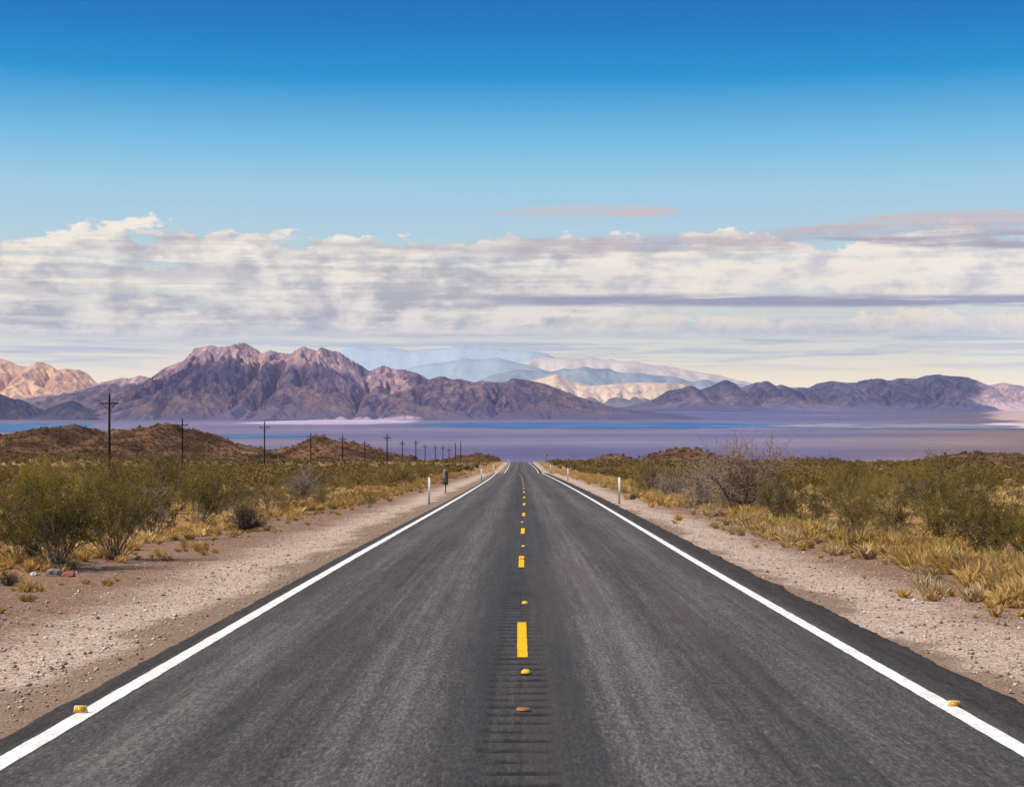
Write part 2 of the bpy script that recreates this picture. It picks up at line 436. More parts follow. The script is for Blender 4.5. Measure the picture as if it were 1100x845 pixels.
# ------------------------------------------------------------------ road with rumble strip
ry = np.concatenate([np.arange(-12, 70, .06), np.arange(70, 130, .15), np.arange(130, 700, 2.0)])
xcols = np.array([EDGE_L, EDGE_L + .08, -3.4, -2.2, -1.0, -.32, -.26, -.20, 0, .20, .26, .32, 1.0, 2.2, 3.4, 3.9, EDGE_R - .1, EDGE_R])
V = np.zeros((len(ry), len(xcols) + 2, 3))
RZ = road_z(ry)
jl = .045 * fbm(ry * .9, ry * 0 + 3, 3) + .03 * perlin(ry * 4, ry * 0 + 9)
jr = .10 * fbm(ry * .45, ry * 0 + 13, 4) + .04 * perlin(ry * 4, ry * 0 + 19)
groove = np.maximum(0, np.sin(ry / .42 * 2 * np.pi)) ** 1.5 * .024 * (ry < 130)
groove = groove * (1 - smooth(90, 130, ry))
for k, c in enumerate(xcols):
    xx = c + road_x(ry)
    if k < 2: xx = xx + jl
    if k > len(xcols) - 3: xx = xx + jr
    zz = RZ.copy()
    if 7 <= k <= 9: zz = zz - groove
    if k in (6, 10): zz = zz - groove * .6
    if k in (0, len(xcols) - 1): zz = zz - .02
    V[:, k + 1] = np.stack([xx, ry, zz], -1)
V[:, 0] = V[:, 1]; V[:, 0, 0] -= .03; V[:, 0, 2] -= .12
V[:, -1] = V[:, -2]; V[:, -1, 0] += .03; V[:, -1, 2] -= .12
road = tag(obj('road', mesh('road', V, grid_faces(V.shape[0], V.shape[1]), M['asphalt'], True)), kind='structure')
def stripe(name, xo, w, y0, y1, m, lift=.004, step=.12, wob=.01):
    yy = np.unique(np.concatenate([ry[(ry > y0) & (ry < y1)][:: max(1, int(step / .06))], [y0, y1]]))
    j0 = wob * perlin(yy * 2.3, yy * 0 + xo * 7); j1 = wob * perlin(yy * 2.3, yy * 0 + xo * 7 + 40)
    cx = road_x(yy) + xo
    zz = np.interp(yy, ry, RZ) + lift
    if abs(xo) < .5: zz = zz + .0
    return obj(name, mesh(name, np.stack([np.stack([cx - w / 2 + j0, yy, zz], -1), np.stack([cx + w / 2 + j1, yy, zz], -1)], 1), grid_faces(len(yy), 2), m, False), road)
stripe('edge_line', -3.62, .165, -11, 690, M['white_paint'])
stripe('edge_line', 3.69, .165, -11, 690, M['white_paint'])
per = 14.63
for k in range(-1, 46):
    y0 = 17.45 + per * k
    stripe('lane_dash', .045, .112, y0, y0 + 3.75, M['yellow_paint'], .005, .06, .006)

# reflective markers set on the paint
M['marker_yellow'] = m_paint('yellow_ceramic', (.78, .52, .06), .3)
M['marker_tan'] = mat('tan_plastic', (.74, .58, .22), .5)[0]
M['marker_brown'] = mat('brown_plastic', (.30, .13, .02), .5)[0]
M['lens'] = mat('amber_lens', (.55, .25, .02), .25, .5)[0]
def square_marker(px, py, w, dpt, h, label, mm, rz=0.):
    x, y = at_road(px, py)
    g = Geo(); a = .010
    V = [(-w/2, -dpt/2, 0), (w/2, -dpt/2, 0), (w/2, dpt/2, 0), (-w/2, dpt/2, 0), (-w/2 + .008, -dpt/2 + a, h), (w/2 - .008, -dpt/2 + a, h), (w/2 - .008, dpt/2 - a, h), (-w/2 + .008, dpt/2 - a, h)]
    g.add(V, [(3, 2, 1, 0), (4, 5, 6, 7), (0, 1, 5, 4), (1, 2, 6, 5), (2, 3, 7, 6), (3, 0, 4, 7)])
    e = empty('road_reflector', (x, y, float(road_z(y)) + .0045), rz); tag(e, label, 'road reflector', 'raised markers along the road')
    obj('housing', g.build('housing', mm), e)
    l = Geo(); n = np.array([0, -h, a]); n = n / np.linalg.norm(n) * -.0025
    q = np.array([(-w/2 + .012, -dpt/2 + .003, .003), (w/2 - .012, -dpt/2 + .003, .003), (w/2 - .016, -dpt/2 + a - .003, h - .003), (-w/2 + .016, -dpt/2 + a - .003, h - .003)]) + np.array([0, -.002, .002])
    l.add(np.concatenate([q, q + np.array([0, .003, -.003])]), [(0, 1, 2, 3), (7, 6, 5, 4), (0, 4, 5, 1), (1, 5, 6, 2), (2, 6, 7, 3), (3, 7, 4, 0)])
    obj('lens', l.build('lens', M['lens'] if mm is not M['marker_brown'] else mm), e)
    return e
square_marker(86, 766, .115, .05, .058, 'pale yellow square reflector tab standing on the left white edge line', M['marker_tan'], .1)
square_marker(1024, 758, .11, .05, .046, 'tan yellow reflector tab standing on the right white edge line', M['marker_tan'], -.05)
square_marker(562, 763, .12, .10, .018, 'brown bar-shaped reflector on the centre rumble strip nearest the camera', M['marker_brown'])
square_marker(561.5, 600.5, .12, .10, .020, 'brown reflector at the far end of the second yellow dash', M['marker_brown'])
def dot_marker(px, py, label):
    x, y = at_road(px, py)
    g = Geo(); n = 14; rr = [(.0, .036), (.022, .034), (.038, .026), (.048, .011), (.051, 0)]
    V = []; F = []
    for r, z in rr:
        for k in range(n): V.append((r * math.cos(k * 2 * math.pi / n), r * math.sin(k * 2 * math.pi / n), z))
    for i in range(len(rr) - 1):
        for k in range(n): F.append((i * n + k, (i + 1) * n + k, (i + 1) * n + (k + 1) % n, i * n + (k + 1) % n))
    g.add(V, F)
    o = obj('road_button', g.build('road_button', M['marker_yellow'], True), None, (x, y, float(road_z(y)) + .004))
    tag(o, label, 'road button', 'round yellow buttons on the centre line')
dot_marker(565, 722.5, 'round yellow button just in front of the nearest yellow dash')
dot_marker(564, 648, 'round yellow button just beyond the nearest yellow dash')
dot_marker(562.3, 587, 'small round yellow button just beyond the second yellow dash')
dot_marker(561, 561, 'tiny round yellow button between the third and fourth yellow dashes')

# ------------------------------------------------------------------ mountains (eroded height fields)
def erode(h, up, cell, iters, k, seed):
    ny, nx = h.shape; N = ny * nx
    offs = [(-1, -1), (-1, 0), (-1, 1), (0, -1), (0, 1), (1, -1), (1, 0), (1, 1)]
    ids = np.arange(N).reshape(ny, nx)
    area = None
    edge = np.zeros((ny, nx), bool); edge[0] = edge[-1] = True; edge[:, 0] = edge[:, -1] = True
    ef = edge.ravel()
    for it in range(iters):
        h = h + up * (~edge)
        best = np.zeros((ny, nx)); rec = ids.copy(); dist = np.ones((ny, nx))
        hp = np.pad(h, 1, mode='edge'); ip = np.pad(ids, 1, mode='edge')
        for dy, dx in offs:
            L = math.hypot(dy, dx)
            s = (h - hp[1 + dy:1 + dy + ny, 1 + dx:1 + dx + nx]) / L
            b = s > best
            best = np.where(b, s, best); rec = np.where(b, ip[1 + dy:1 + dy + ny, 1 + dx:1 + dx + nx], rec); dist = np.where(b, L, dist)
        hf = h.ravel().tolist(); rf = rec.ravel().tolist(); df = (dist.ravel() * cell).tolist()
        order = np.argsort(h.ravel(), kind='stable').tolist()
        A = [1.0] * N
        for i in reversed(order):
            r = rf[i]
            if r != i: A[r] += A[i]
        for i in order:
            r = rf[i]
            if r != i and not ef[i]:
                f = k * math.sqrt(A[i]) * cell / df[i]
                hn = (hf[i] + f * hf[r]) / (1 + f)
                mn = hf[r]
                hf[i] = hn if hn > mn else hf[i]
        h = np.array(hf).reshape(ny, nx)
        # slope limit through diffusion
        hp = np.pad(h, 1, mode='edge')
        h = h + .022 * (hp[:-2, 1:-1] + hp[2:, 1:-1] + hp[1:-1, :-2] + hp[1:-1, 2:] - 4 * h)
        area = A
    return h, np.array(area).reshape(ny, nx)
def mountain(name, prof, D, depth, cell, m, iters=26, k=.05, base=VALLEY, back=.45, seed=1, rough=1., label=None, fit=6, sharp=1.0, rid=.35):
    """a range whose crest, seen from the road, runs through the given skyline points"""
    pts = np.array(prof, float); bp = HY + (CAM_Z - base) * FPX / D; e_ = depth * .3 * FPX / D
    pts = np.concatenate([[(pts[0, 0] - e_, bp)], pts, [(pts[-1, 0] + e_, bp)]])
    X = (pts[:, 0] - VX) * D / FPX; Ztop = CAM_Z + (HY - pts[:, 1]) * D / FPX
    x = np.arange(X.min() - depth * .12, X.max() + depth * .12, cell)
    y = np.arange(D - depth, D + depth * back, cell)
    top = np.interp(x, X, Ztop, left=base, right=base)
    kk = max(1, int(depth * .05 / cell)); ker = np.hanning(2 * kk + 3); ker /= ker.sum()
    tops = np.convolve(np.pad(top, kk + 1, mode='edge'), ker, 'valid')
    XX, YY = np.meshgrid(x, y)
    wob = depth * .285 * rid * fbm(XX / depth * 3 + seed, XX * 0 + seed * 3.1, 3)
    tt = (YY - D - wob)
    env = np.where(tt < 0, 1 + tt / depth, 1 - tt / (depth * back + 1e-6))
    env = np.clip(env, 0, 1)
    env = env * (1 - .12 * np.sin(np.clip(env, 0, 1) * np.pi))
    H = (tops[None, :] - base)
    e2 = smooth(0, 1, env) * .55 + env * .45
    h = H * env ** 1.15 * (1.1 - rid + rid * ridged(XX / depth * 2.6 + seed * 7, YY / depth * 2.6, 4) / 1.6) + H * .005 * np.random.default_rng(seed).standard_normal(XX.shape) * env
    h = np.clip(h, 0, None) * .55
    up = H * e2 / iters * 1.25
    h, A = erode(h, up, cell, iters, k, seed)
    def blur(a, r):
        kr = np.hanning(2 * r + 3); kr /= kr.sum()
        a = np.apply_along_axis(lambda q: np.convolve(np.pad(q, r + 1, mode='edge'), kr, 'valid'), 0, a)
        return np.apply_along_axis(lambda q: np.convolve(np.pad(q, r + 1, mode='edge'), kr, 'valid'), 1, a)
    rel = h - blur(h, 7)
    h = np.clip(h + 1.0 * sharp * rel, 0, None)
    # rescale each column so that its skyline falls on the traced one
    proj = (h + base - CAM_Z) / YY
    slope_t = (np.interp(x * 0 + x, X, Ztop, left=base, right=base) - CAM_Z) / D
    for _ in range(3):
        proj = (h + base - CAM_Z) / YY
        am = proj.argmax(0); cur = h[am, np.arange(len(x))]; Yc = YY[am, np.arange(len(x))]
        want = np.clip(slope_t * Yc + CAM_Z - base, 0, None)
        ratio = np.clip((want + 4) / (cur + 4), .2, 2.6)
        ks = max(1, fit // 4); kr = np.ones(2 * ks + 1) / (2 * ks + 1)
        ratio = np.convolve(np.pad(ratio, ks, mode='edge'), kr, 'valid')
        h = h * ratio[None, :]
    h = h + rough * cell * np.clip(h / (6 * cell), 0, 1) * (.20 * (ridged(XX / cell / 9 + fbm(XX / cell / 20, YY / cell / 20, 2) , YY / cell / 14, 4) - .9) + .10 * fbm(XX / cell / 2.6, YY / cell / 2.6, 2))
    Z = np.where(h < .4, base - 6, h + base)
    me = mesh(name, np.stack([XX, YY, Z], -1), grid_faces(*XX.shape), m, False)
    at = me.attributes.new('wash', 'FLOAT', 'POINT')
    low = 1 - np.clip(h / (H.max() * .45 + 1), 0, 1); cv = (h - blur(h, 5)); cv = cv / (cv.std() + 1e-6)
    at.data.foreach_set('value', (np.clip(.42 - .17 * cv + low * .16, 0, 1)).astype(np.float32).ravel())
    o = obj(name, me); tag(o, label, None, None, 'structure')
    return o
purple = m_mountain('shade_violet_brown_rock', (.25, .18, .265), (.62, .385, .315), (.88, .64, .53), 1., lin(166, 150, 170))  # violet of cloud shade and haze is mixed into the rock colour
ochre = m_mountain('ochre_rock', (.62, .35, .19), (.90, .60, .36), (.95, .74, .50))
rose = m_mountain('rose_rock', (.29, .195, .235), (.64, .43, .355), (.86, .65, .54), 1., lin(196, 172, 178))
darkr = m_mountain('dark_rock', (.13, .11, .16), (.22, .18, .22), (.34, .28, .30))
creamy = m_mountain('cream_hazed_rock', (.68, .56, .44), (.73, .61, .48), (.76, .65, .53), .3, None, .1)  # aerial fade toward the cream horizon is painted into this colour
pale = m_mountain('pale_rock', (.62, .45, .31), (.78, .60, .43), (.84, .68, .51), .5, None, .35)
bluish = m_mountain('hazed_grey_rock', (.30, .33, .34), (.34, .37, .37), (.40, .42, .42), .3, None, .1)  # haze of distance is put into the base colour, contrast flattened
fainter = m_mountain('paler_hazed_rock', (.43, .49, .49), (.45, .51, .51), (.47, .53, .53), .25, None, .05)  # paler step of the same painted-in haze
faintest = m_mountain('palest_hazed_rock', (.53, .59, .58), (.55, .61, .60), (.57, .63, .62), .25, None, .05)  # palest step, nearly sky-toned by haze painted into the colour
big = [(95, 440), (112, 431), (122, 426), (140, 416), (160, 406), (175, 395), (190, 390), (199, 387), (204, 381), (210, 373.7), (217, 373), (226, 370.5), (235, 372.5), (246, 372.3), (252, 369.5), (261, 367.7), (269, 372.5), (275, 375.5),
       (280, 380), (290, 375.7), (300, 378.7), (312, 380), (320, 374.5), (327, 372), (336, 375), (341, 377), (347, 372.5), (357, 377), (365, 377.5), (375, 385), (385, 390), (397, 398.7), (411, 392), (422, 396), (435, 397), (450, 401),
       (461, 407.5), (475, 403.7), (487, 407.5), (495, 407), (510, 411), (517, 408.7), (532, 410.5), (544, 410), (550, 405.7), (562, 407.5), (575, 410), (587, 412.5), (600, 417.5), (615, 423.7), (627, 428.7), (645, 433), (660, 438)]
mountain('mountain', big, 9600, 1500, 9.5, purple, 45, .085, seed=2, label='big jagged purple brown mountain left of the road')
rt = [(672, 437), (690, 432.5), (705, 427.5), (717, 419.5), (730, 417.5), (740, 413.7), (750, 418.7), (762, 415), (775, 408.7), (782, 408), (790, 411), (797, 416), (812, 411), (825, 408.8), (835, 415), (839, 412.5), (850, 416), (870, 416), (882, 411),
      (895, 408.7), (907, 410.7), (920, 411), (932, 408), (945, 406), (955, 408.7), (965, 406), (982, 407), (992, 403.7), (1006, 402), (1017, 403.7), (1032, 404.5), (1042, 405.5), (1052, 411), (1061, 414), (1075, 410.7), (1087, 413), (1100, 415), (1130, 411), (1170, 416), (1210, 424), (1240, 434)]
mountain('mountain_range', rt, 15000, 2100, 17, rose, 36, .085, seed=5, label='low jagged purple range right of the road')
lf = [(-120, 412), (-80, 398), (-40, 388), (0, 385), (10, 387.5), (20, 392.5), (31, 393.7), (37, 389.5), (44, 388), (55, 392.5), (62, 397.5), (70, 396), (82, 397), (90, 401), (100, 410), (112, 418), (130, 425)]
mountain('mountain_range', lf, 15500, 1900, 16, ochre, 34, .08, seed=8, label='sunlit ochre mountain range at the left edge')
l2 = [(-20, 430), (22, 426), (50, 423), (75, 420), (100, 414), (112, 410), (130, 405.5), (140, 406), (150, 402.5), (156, 405), (175, 408), (200, 414), (230, 426)]
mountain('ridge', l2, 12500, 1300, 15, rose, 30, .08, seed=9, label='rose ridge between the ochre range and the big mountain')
l3 = [(-90, 428), (-40, 419), (-15, 424), (0, 422.5), (12, 427.5), (25, 430), (37, 436), (50, 441), (57, 436), (68, 432), (77, 430.5), (84, 433), (90, 437.5), (100, 440), (120, 443)]
mountain('hill', l3, 8600, 520, 7, darkr, 30, .09, seed=11, label='dark blue jagged foothills at the left edge')
p1 = [(545, 420), (560, 412), (575, 407), (585, 405), (592, 402.5), (597, 401), (604, 404.5), (615, 409), (632, 414), (650, 413), (665, 412), (690, 410.5), (712, 411), (738, 412.5), (755, 418), (790, 424)]
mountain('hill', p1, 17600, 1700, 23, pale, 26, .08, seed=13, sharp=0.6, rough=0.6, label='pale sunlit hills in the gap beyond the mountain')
f3 = [(500, 418), (525, 404), (550, 397.5), (565, 397), (582, 399), (600, 397), (615, 396), (632, 393.7), (640, 396), (650, 395.5), (667, 400), (700, 402), (725, 405.5), (745, 410), (757, 407), (775, 412), (800, 413), (830, 418), (860, 426)]
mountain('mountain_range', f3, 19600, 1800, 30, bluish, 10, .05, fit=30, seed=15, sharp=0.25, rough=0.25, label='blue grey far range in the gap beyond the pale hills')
f2 = [(400, 412), (420, 404), (440, 395), (455, 392), (470, 389), (485, 388), (500, 385), (518, 386), (535, 384.5), (550, 388), (565, 391), (590, 399), (620, 410)]
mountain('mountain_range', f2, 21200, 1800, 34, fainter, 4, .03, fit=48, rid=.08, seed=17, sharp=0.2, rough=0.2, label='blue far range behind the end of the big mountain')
f4 = [(540, 400), (560, 388), (575, 385), (592, 383.7), (615, 385), (637, 384), (655, 386), (675, 388), (700, 391), (725, 395), (741, 398), (757, 400), (775, 404), (797, 409), (830, 416)]
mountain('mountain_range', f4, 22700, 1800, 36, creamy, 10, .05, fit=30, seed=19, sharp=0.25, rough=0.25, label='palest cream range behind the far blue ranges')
f1 = [(340, 395), (360, 380), (375, 373), (385, 371.5), (400, 374), (420, 373), (440, 376), (460, 375), (478, 374), (495, 370.5), (515, 372.5), (530, 374), (550, 375), (572, 376.5), (587, 381), (610, 390), (640, 405)]
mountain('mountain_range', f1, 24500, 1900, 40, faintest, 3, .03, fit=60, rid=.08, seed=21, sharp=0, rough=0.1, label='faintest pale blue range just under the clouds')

# ------------------------------------------------------------------ near hills
def m_hill():
    m, nt, b = mat('scrub_hill_soil', rough=1, spec=0)
    o = coords(nt)
    n1 = noise(nt, o, .05, 4); n2 = noise(nt, o, .35, 5, .7); n3 = noise(nt, o, 1.2, 3, .7)
    c = mixc(nt, n1.step(.38, .62), lin(78, 56, 43), lin(128, 96, 74))
    c = mixc(nt, n2.step(.46, .60) * .85, c, lin(48, 33, 26))
    c = mixc(nt, n3.step(.5, .66) * .7, c, lin(54, 38, 26))
    setc(nt, b, c); bump(nt, b, n2 * 1.2 + n3 * .5, 1, .8)
    return m
M['hill'] = m_hill()
hills = []
def near_hill(prof, D, depth, label, rough=1.):
    p = np.array(prof, float); X = (p[:, 0] - VX) * D / FPX; Zt = CAM_Z + (HY - p[:, 1]) * D / FPX
    x = np.arange(X.min() - 8, X.max() + 8, 1.6); y = np.arange(D - depth, D + depth, 1.8)
    XX, YY = np.meshgrid(x, y)
    g = ground_z(XX, YY)
    topz = np.interp(x, X, Zt, left=-999, right=-999)
    gc = ground_z(x, x * 0 + D)
    topz = np.maximum(topz, gc - 2)
    t = np.clip(1 - np.abs(YY - D - depth * .25 * fbm(XX / 60, XX * 0 + 3, 2)) / depth, 0, 1)
    e = t * t * (3 - 2 * t) * .7 + t * .3
    rise = np.clip(topz - gc + 2, 0, None)[None, :]
    Z = g - 1.2 + rise * e + e * rough * (1.0 * fbm(XX / 16, YY / 16, 4) + 1.1 * (ridged(XX / 26, YY / 34, 4) - .8)) * np.clip(rise / 8, 0, 1)
    # keep the traced skyline
    proj = (Z - CAM_Z) / YY; am = proj.argmax(0); want = (topz - CAM_Z) / D; cur = proj[am, np.arange(len(x))]
    adj = (want - cur) * D; adj = np.where(rise[0] > 1, adj, 0); adj = np.convolve(np.pad(adj, 2, mode='edge'), np.ones(5) / 5, 'valid')
    Z = Z + adj[None, :] * e
    o = obj('hill', mesh('hill', np.stack([XX, YY, Z], -1), grid_faces(*XX.shape), M['hill'], True)); tag(o, label, None, None, 'structure')
    hills.append((x, y, Z, g))
near_hill([(-110, 490), (-60, 480), (-30, 475), (0, 470), (25, 463.7), (50, 461), (62, 459.5), (75, 457.5), (87, 456), (100, 458), (112, 462.5), (120, 466), (128, 464), (140, 460), (150, 459), (160, 459.5), (175, 455.5), (184, 454), (197, 460), (217, 464), (230, 470), (250, 476), (275, 481), (300, 488)], 780, 150, 'brown scrubby twin hill at the left behind the poles', 1.5)
near_hill([(285, 486), (312, 480), (325, 475), (335, 469.5), (347, 467.5), (355, 471), (375, 474.5), (392, 477.5), (410, 483), (425, 487), (450, 491)], 860, 90, 'small brown conical hill behind the poles left of the road', 1.4)
near_hill([(478, 493), (495, 489), (515, 487.3), (528, 489), (540, 493)], 900, 50, 'tiny dark rise just left of the end of the road')
near_hill([(690, 492), (705, 487), (712, 485), (725, 482), (740, 481), (755, 484.5), (770, 489), (785, 494)], 640, 60, 'low brown mound behind the bare tree right of the road')
near_hill([(635, 492.5), (645, 490), (660, 488), (668, 488.3), (680, 492.5)], 900, 40, 'tiny brown rise far right of the road')
near_hill([(975, 499), (990, 496), (1005, 491), (1025, 487.5), (1050, 486), (1075, 486), (1100, 489), (1140, 493), (1180, 499)], 600, 60, 'dark brown flat-topped mound at the right edge')
near_hill([(825, 496), (845, 492), (875, 491), (907, 495)], 680, 35, 'faint low brown rise on the right skyline')

# ------------------------------------------------------------------ dry lake: water and salt
def blob(name, x0, x1, y0, y1, m, seed, z=.8, taper=.5):
    n = 90
    xs = np.linspace(x0, x1, n); s = (xs - x0) / (x1 - x0)
    w = np.clip(np.minimum(s, 1 - s) * 2 / taper, 0, 1) ** .6
    mid = (y0 + y1) / 2 + (y1 - y0) * .18 * fbm(s * 4 + seed, s * 0, 3)
    hw = (y1 - y0) / 2 * w * (1 + .45 * fbm(s * 9 + seed, s * 0 + 5, 4))
    hw2 = (y1 - y0) / 2 * w * (1 + .45 * fbm(s * 9 + seed, s * 0 + 25, 4))
    V = np.stack([np.stack([xs, mid - hw, xs * 0 + VALLEY + z], -1), np.stack([xs, mid + hw2, xs * 0 + VALLEY + z], -1)], 1)
    return tag(obj(name, mesh(name, V, grid_faces(n, 2), m)), kind='structure')
mw, nt, b = mat('sky_tinted_brine', (.05, .28, .6), .6, .2)  # blue sky reflection is put into the brine's base colour
o_ = coords(nt); setc(nt, b, mixc(nt, noise(nt, o_, .004, 4).step(.4, .65), (.09, .32, .62), (.20, .40, .64)))
M['water'] = mw
ms, nt, b = mat('salt_crust', (.8, .78, .78), .9, .1)
o_ = coords(nt); setc(nt, b, mixc(nt, noise(nt, o_, .006, 5).step(.36, .62), (.46, .42, .45), (.74, .71, .73)))
M['salt'] = ms
blob('water', -480, 1150, 6150, 7250, M['water'], 1)
blob('water', -2600, -1640, 5300, 7000, M['water'], 4)
blob('water', -960, -610, 4750, 5150, M['water'], 6)
blob('salt_flat', 980, 2300, 6000, 7000, M['salt'], 9, 1.4)

# ------------------------------------------------------------------ vegetation
def m_leaf(name, a, b_, c_, tr=.25):
    m, nt, b = mat(name, rough=.75, spec=.15)
    o = coords(nt); r = rand(nt)
    n = noise(nt, o, 1.3, 6, .72); n2 = noise(nt, o, 23, 2)
    c = mixc(nt, (n * .55 + n2 * .3 + r * .22).step(.36, .72), a, b_)
    c = mixc(nt, (n2 * .7 + r * .3).step(.56, .78) * .6, c, c_)
    setc(nt, b, c)
    t = nt.nodes.new('ShaderNodeBsdfTranslucent'); nt.links.new(c, t.inputs[0])
    mx = nt.nodes.new('ShaderNodeMixShader'); mx.inputs[0].default_value = tr
    nt.links.new(b.outputs[0], mx.inputs[1]); nt.links.new(t.outputs[0], mx.inputs[2])
    nt.links.new(mx.outputs[0], nt.nodes['Material Output'].inputs['Surface'])
    return m
def m_bark(name, a, b_):
    m, nt, b = mat(name, rough=.9, spec=.1); o = coords(nt)
    setc(nt, b, mixc(nt, noise(nt, o, 9, 4, .7).step(.36, .66), a, b_)); return m
M['leaf'] = m_leaf('creosote_leaf', (.075, .058, .009), (.33, .245, .034), (.66, .47, .09), .32)
M['scrub'] = m_leaf('far_scrub_leaf', (.085, .060, .018), (.25, .172, .048), (.46, .31, .12), .15)
M['leaf_brown'] = m_leaf('brown_leaf', (.11, .078, .025), (.25, .175, .065), (.40, .28, .12))
M['stem'] = m_bark('grey_stem', (.13, .10, .078), (.42, .35, .28))
M['dead'] = m_bark('dead_twig', (.17, .125, .095), (.46, .365, .29))
M['twig'] = m_bark('brown_twig', (.20, .135, .10), (.52, .39, .30))
M['bark'] = m_bark('dark_bark', (.045, .033, .026), (.15, .115, .09))
M['grass'] = m_leaf('dry_grass', (.40, .24, .075), (.82, .55, .20), (.92, .74, .42), .3)
M['straw'] = m_leaf('pale_straw', (.30, .20, .10), (.62, .46, .24), (.80, .66, .42), .25)
M['grass_green'] = m_leaf('green_grass', (.25, .20, .03), (.42, .32, .06), (.50, .38, .10), .3)

def leaves(g, C, size, r, up=.3, m=0):
    n = len(C)
    a = r.normal(size=(n, 3)); a /= np.linalg.norm(a, axis=1)[:, None]
    b = r.normal(size=(n, 3)); b -= (a * b).sum(1)[:, None] * a; b /= np.linalg.norm(b, axis=1)[:, None]
    s = size * r.uniform(.6, 1.35, (n, 1))
    V = np.stack([C - a * s, C - b * s * .5, C + a * s, C + b * s * .5], 1)
    g.add(V.reshape(-1, 3), np.arange(4 * n).reshape(n, 4), m)
def curve(p0, d0, L, bend, r, n=5):
    P = [np.array(p0, float)]; d = np.array(d0, float); d /= np.linalg.norm(d)
    for i in range(n):
        d = d + bend * np.array([0, 0, 1.]) / n + r.normal(size=3) * .13; d /= np.linalg.norm(d)
        P.append(P[-1] + d * L / n)
    return np.array(P)
def make_creosote(seed, H=1.9, W=1.0, nstem=24, nl=17, lean=(0, 0), leafmat='leaf', lsize=.020, bare=.15, low=.30):
    r = np.random.default_rng(seed)
    st, fo = Geo(), Geo(); C = []
    for k in range(nstem):
        az = r.uniform(0, 2 * np.pi); tilt = abs(r.normal(.50, .24)) * W
        d = np.array([math.sin(tilt) * math.cos(az) + lean[0], math.sin(tilt) * math.sin(az) + lean[1], math.cos(tilt)])
        L = H * r.uniform(.72, 1.08) * (1 + .10 * tilt)
        P = curve((r.normal() * .07, r.normal() * .07, -.04), d, L, .22, r, 6)
        st.tube(P, .013 * H / 1.9 * r.uniform(.7, 1.4), .004, 3)
        nb = 8
        for j in range(nb):
            t = r.uniform(low, 1.0); i = int(t * 5.999); q = P[i] + (P[min(i + 1, 6)] - P[i]) * (t * 6 - i)
            dd = (P[min(i + 1, 6)] - P[i]); dd = dd / np.linalg.norm(dd) + r.normal(size=3) * .55 + np.array([0, 0, .25])
            B = curve(q, dd, H * r.uniform(.14, .30), .3, r, 4)
            st.tube(B, .005, .0022, 3)
            if r.random() < bare * (1.6 - t): continue
            for tw in range(4):
                q2 = B[r.integers(1, 5)]; d2 = (B[-1] - B[0]); d2 = d2 / np.linalg.norm(d2) + r.normal(size=3) * .6 + np.array([0, 0, .3])
                T = curve(q2, d2, H * r.uniform(.05, .11), .2, r, 2)
                cc = T[0] + (T[-1] - T[0]) * r.uniform(0, 1.15, (nl, 1)) + r.normal(size=(nl, 3)) * .022 * H
                C.append(cc)
    leaves(fo, np.concatenate(C), lsize, r)
    return st.build('stems', M['stem']), fo.build('foliage', M[leafmat])
def make_dead(seed, H=1.2, W=1.5, nstem=26, nb=9, bark='dead', sub=6):
    r = np.random.default_rng(seed); g = Geo()
    for k in range(nstem):
        az = r.uniform(0, 2 * np.pi); tilt = abs(r.normal(.62, .3)) * W * .75
        d = (math.sin(tilt) * math.cos(az), math.sin(tilt) * math.sin(az), math.cos(tilt) + .15)
        P = curve((r.normal() * .08, r.normal() * .08, -.04), d, H * r.uniform(.6, 1.05), .12, r, 6)
        g.tube(P, .016 * H / 1.2, .005, 3)
        for j in range(nb):
            t = r.uniform(.2, 1); q = P[int(t * 5.99)]
            B = curve(q, P[-1] - P[0] + r.normal(size=3) * .6 * H, H * r.uniform(.2, .45), .15, r, 4)
            g.tube(B, .007, .003, 3)
            for q in range(sub):
                T = curve(B[r.integers(1, 5)], B[-1] - B[0] + r.normal(size=3) * .25 * H, H * r.uniform(.08, .2), .1, r, 2)
                g.tube(T, .0042, .002, 3)
    return g.build('dead_bush', M[bark])
def thing_bush(name, meshes, loc, label, cat, group, rz, s):
    e = empty(name, loc, rz); e.scale = (s, s, s)
    tag(e, label, cat, group)
    for n, me in meshes: obj(n, me, e)
    return e
cre = [make_creosote(s) for s in (101, 102, 103, 104)] + [make_creosote(105, 1.7, 1.25, 26), make_creosote(106, 2.1, .85, 24), make_creosote(107, 1.3, 1.3, 20, 18)]
brn = [make_creosote(111, 1.7, 1.3, 26, 14, (0, 0), 'leaf_brown', .020, .35), make_creosote(112, 1.5, 1.4, 24, 12, (0, 0), 'leaf_brown', .020, .45)]
dead = [make_dead(s) for s in (121, 122, 123)]
dead_dark = make_dead(124, 1.0, 1.7, 30, 9, 'bark')
def h_of(px, py, hpx):
    x, d = at_road(px, py); return x, d, hpx * d / FPX
taken = []
def put(px, py, hpx, kind, label, rz=0., group=None):
    x, d, h = h_of(px, py, hpx)
    z = float(ground_z(x, d)) - .02
    if kind in ('dead', 'blackish'):
        o = obj('dead_bush', dead_dark if kind == 'blackish' else dead[len(taken) % 3], None, (x, d, z)); o.rotation_euler = (0, 0, rz); s = h / 1.15; o.scale = (s, s, s)
        tag(o, label, 'dead bush', group)
    else:
        ms = kind; H = ms[0].get('H', None) if False else max(v.co.z for v in ms[1].vertices)
        s = h / H
        thing_bush('creosote_bush', (('stems', ms[0]), ('foliage', ms[1])), (x, d, z), label, 'bush', group, rz, s)
    taken.append((x, d, max(.6, h * .55)))
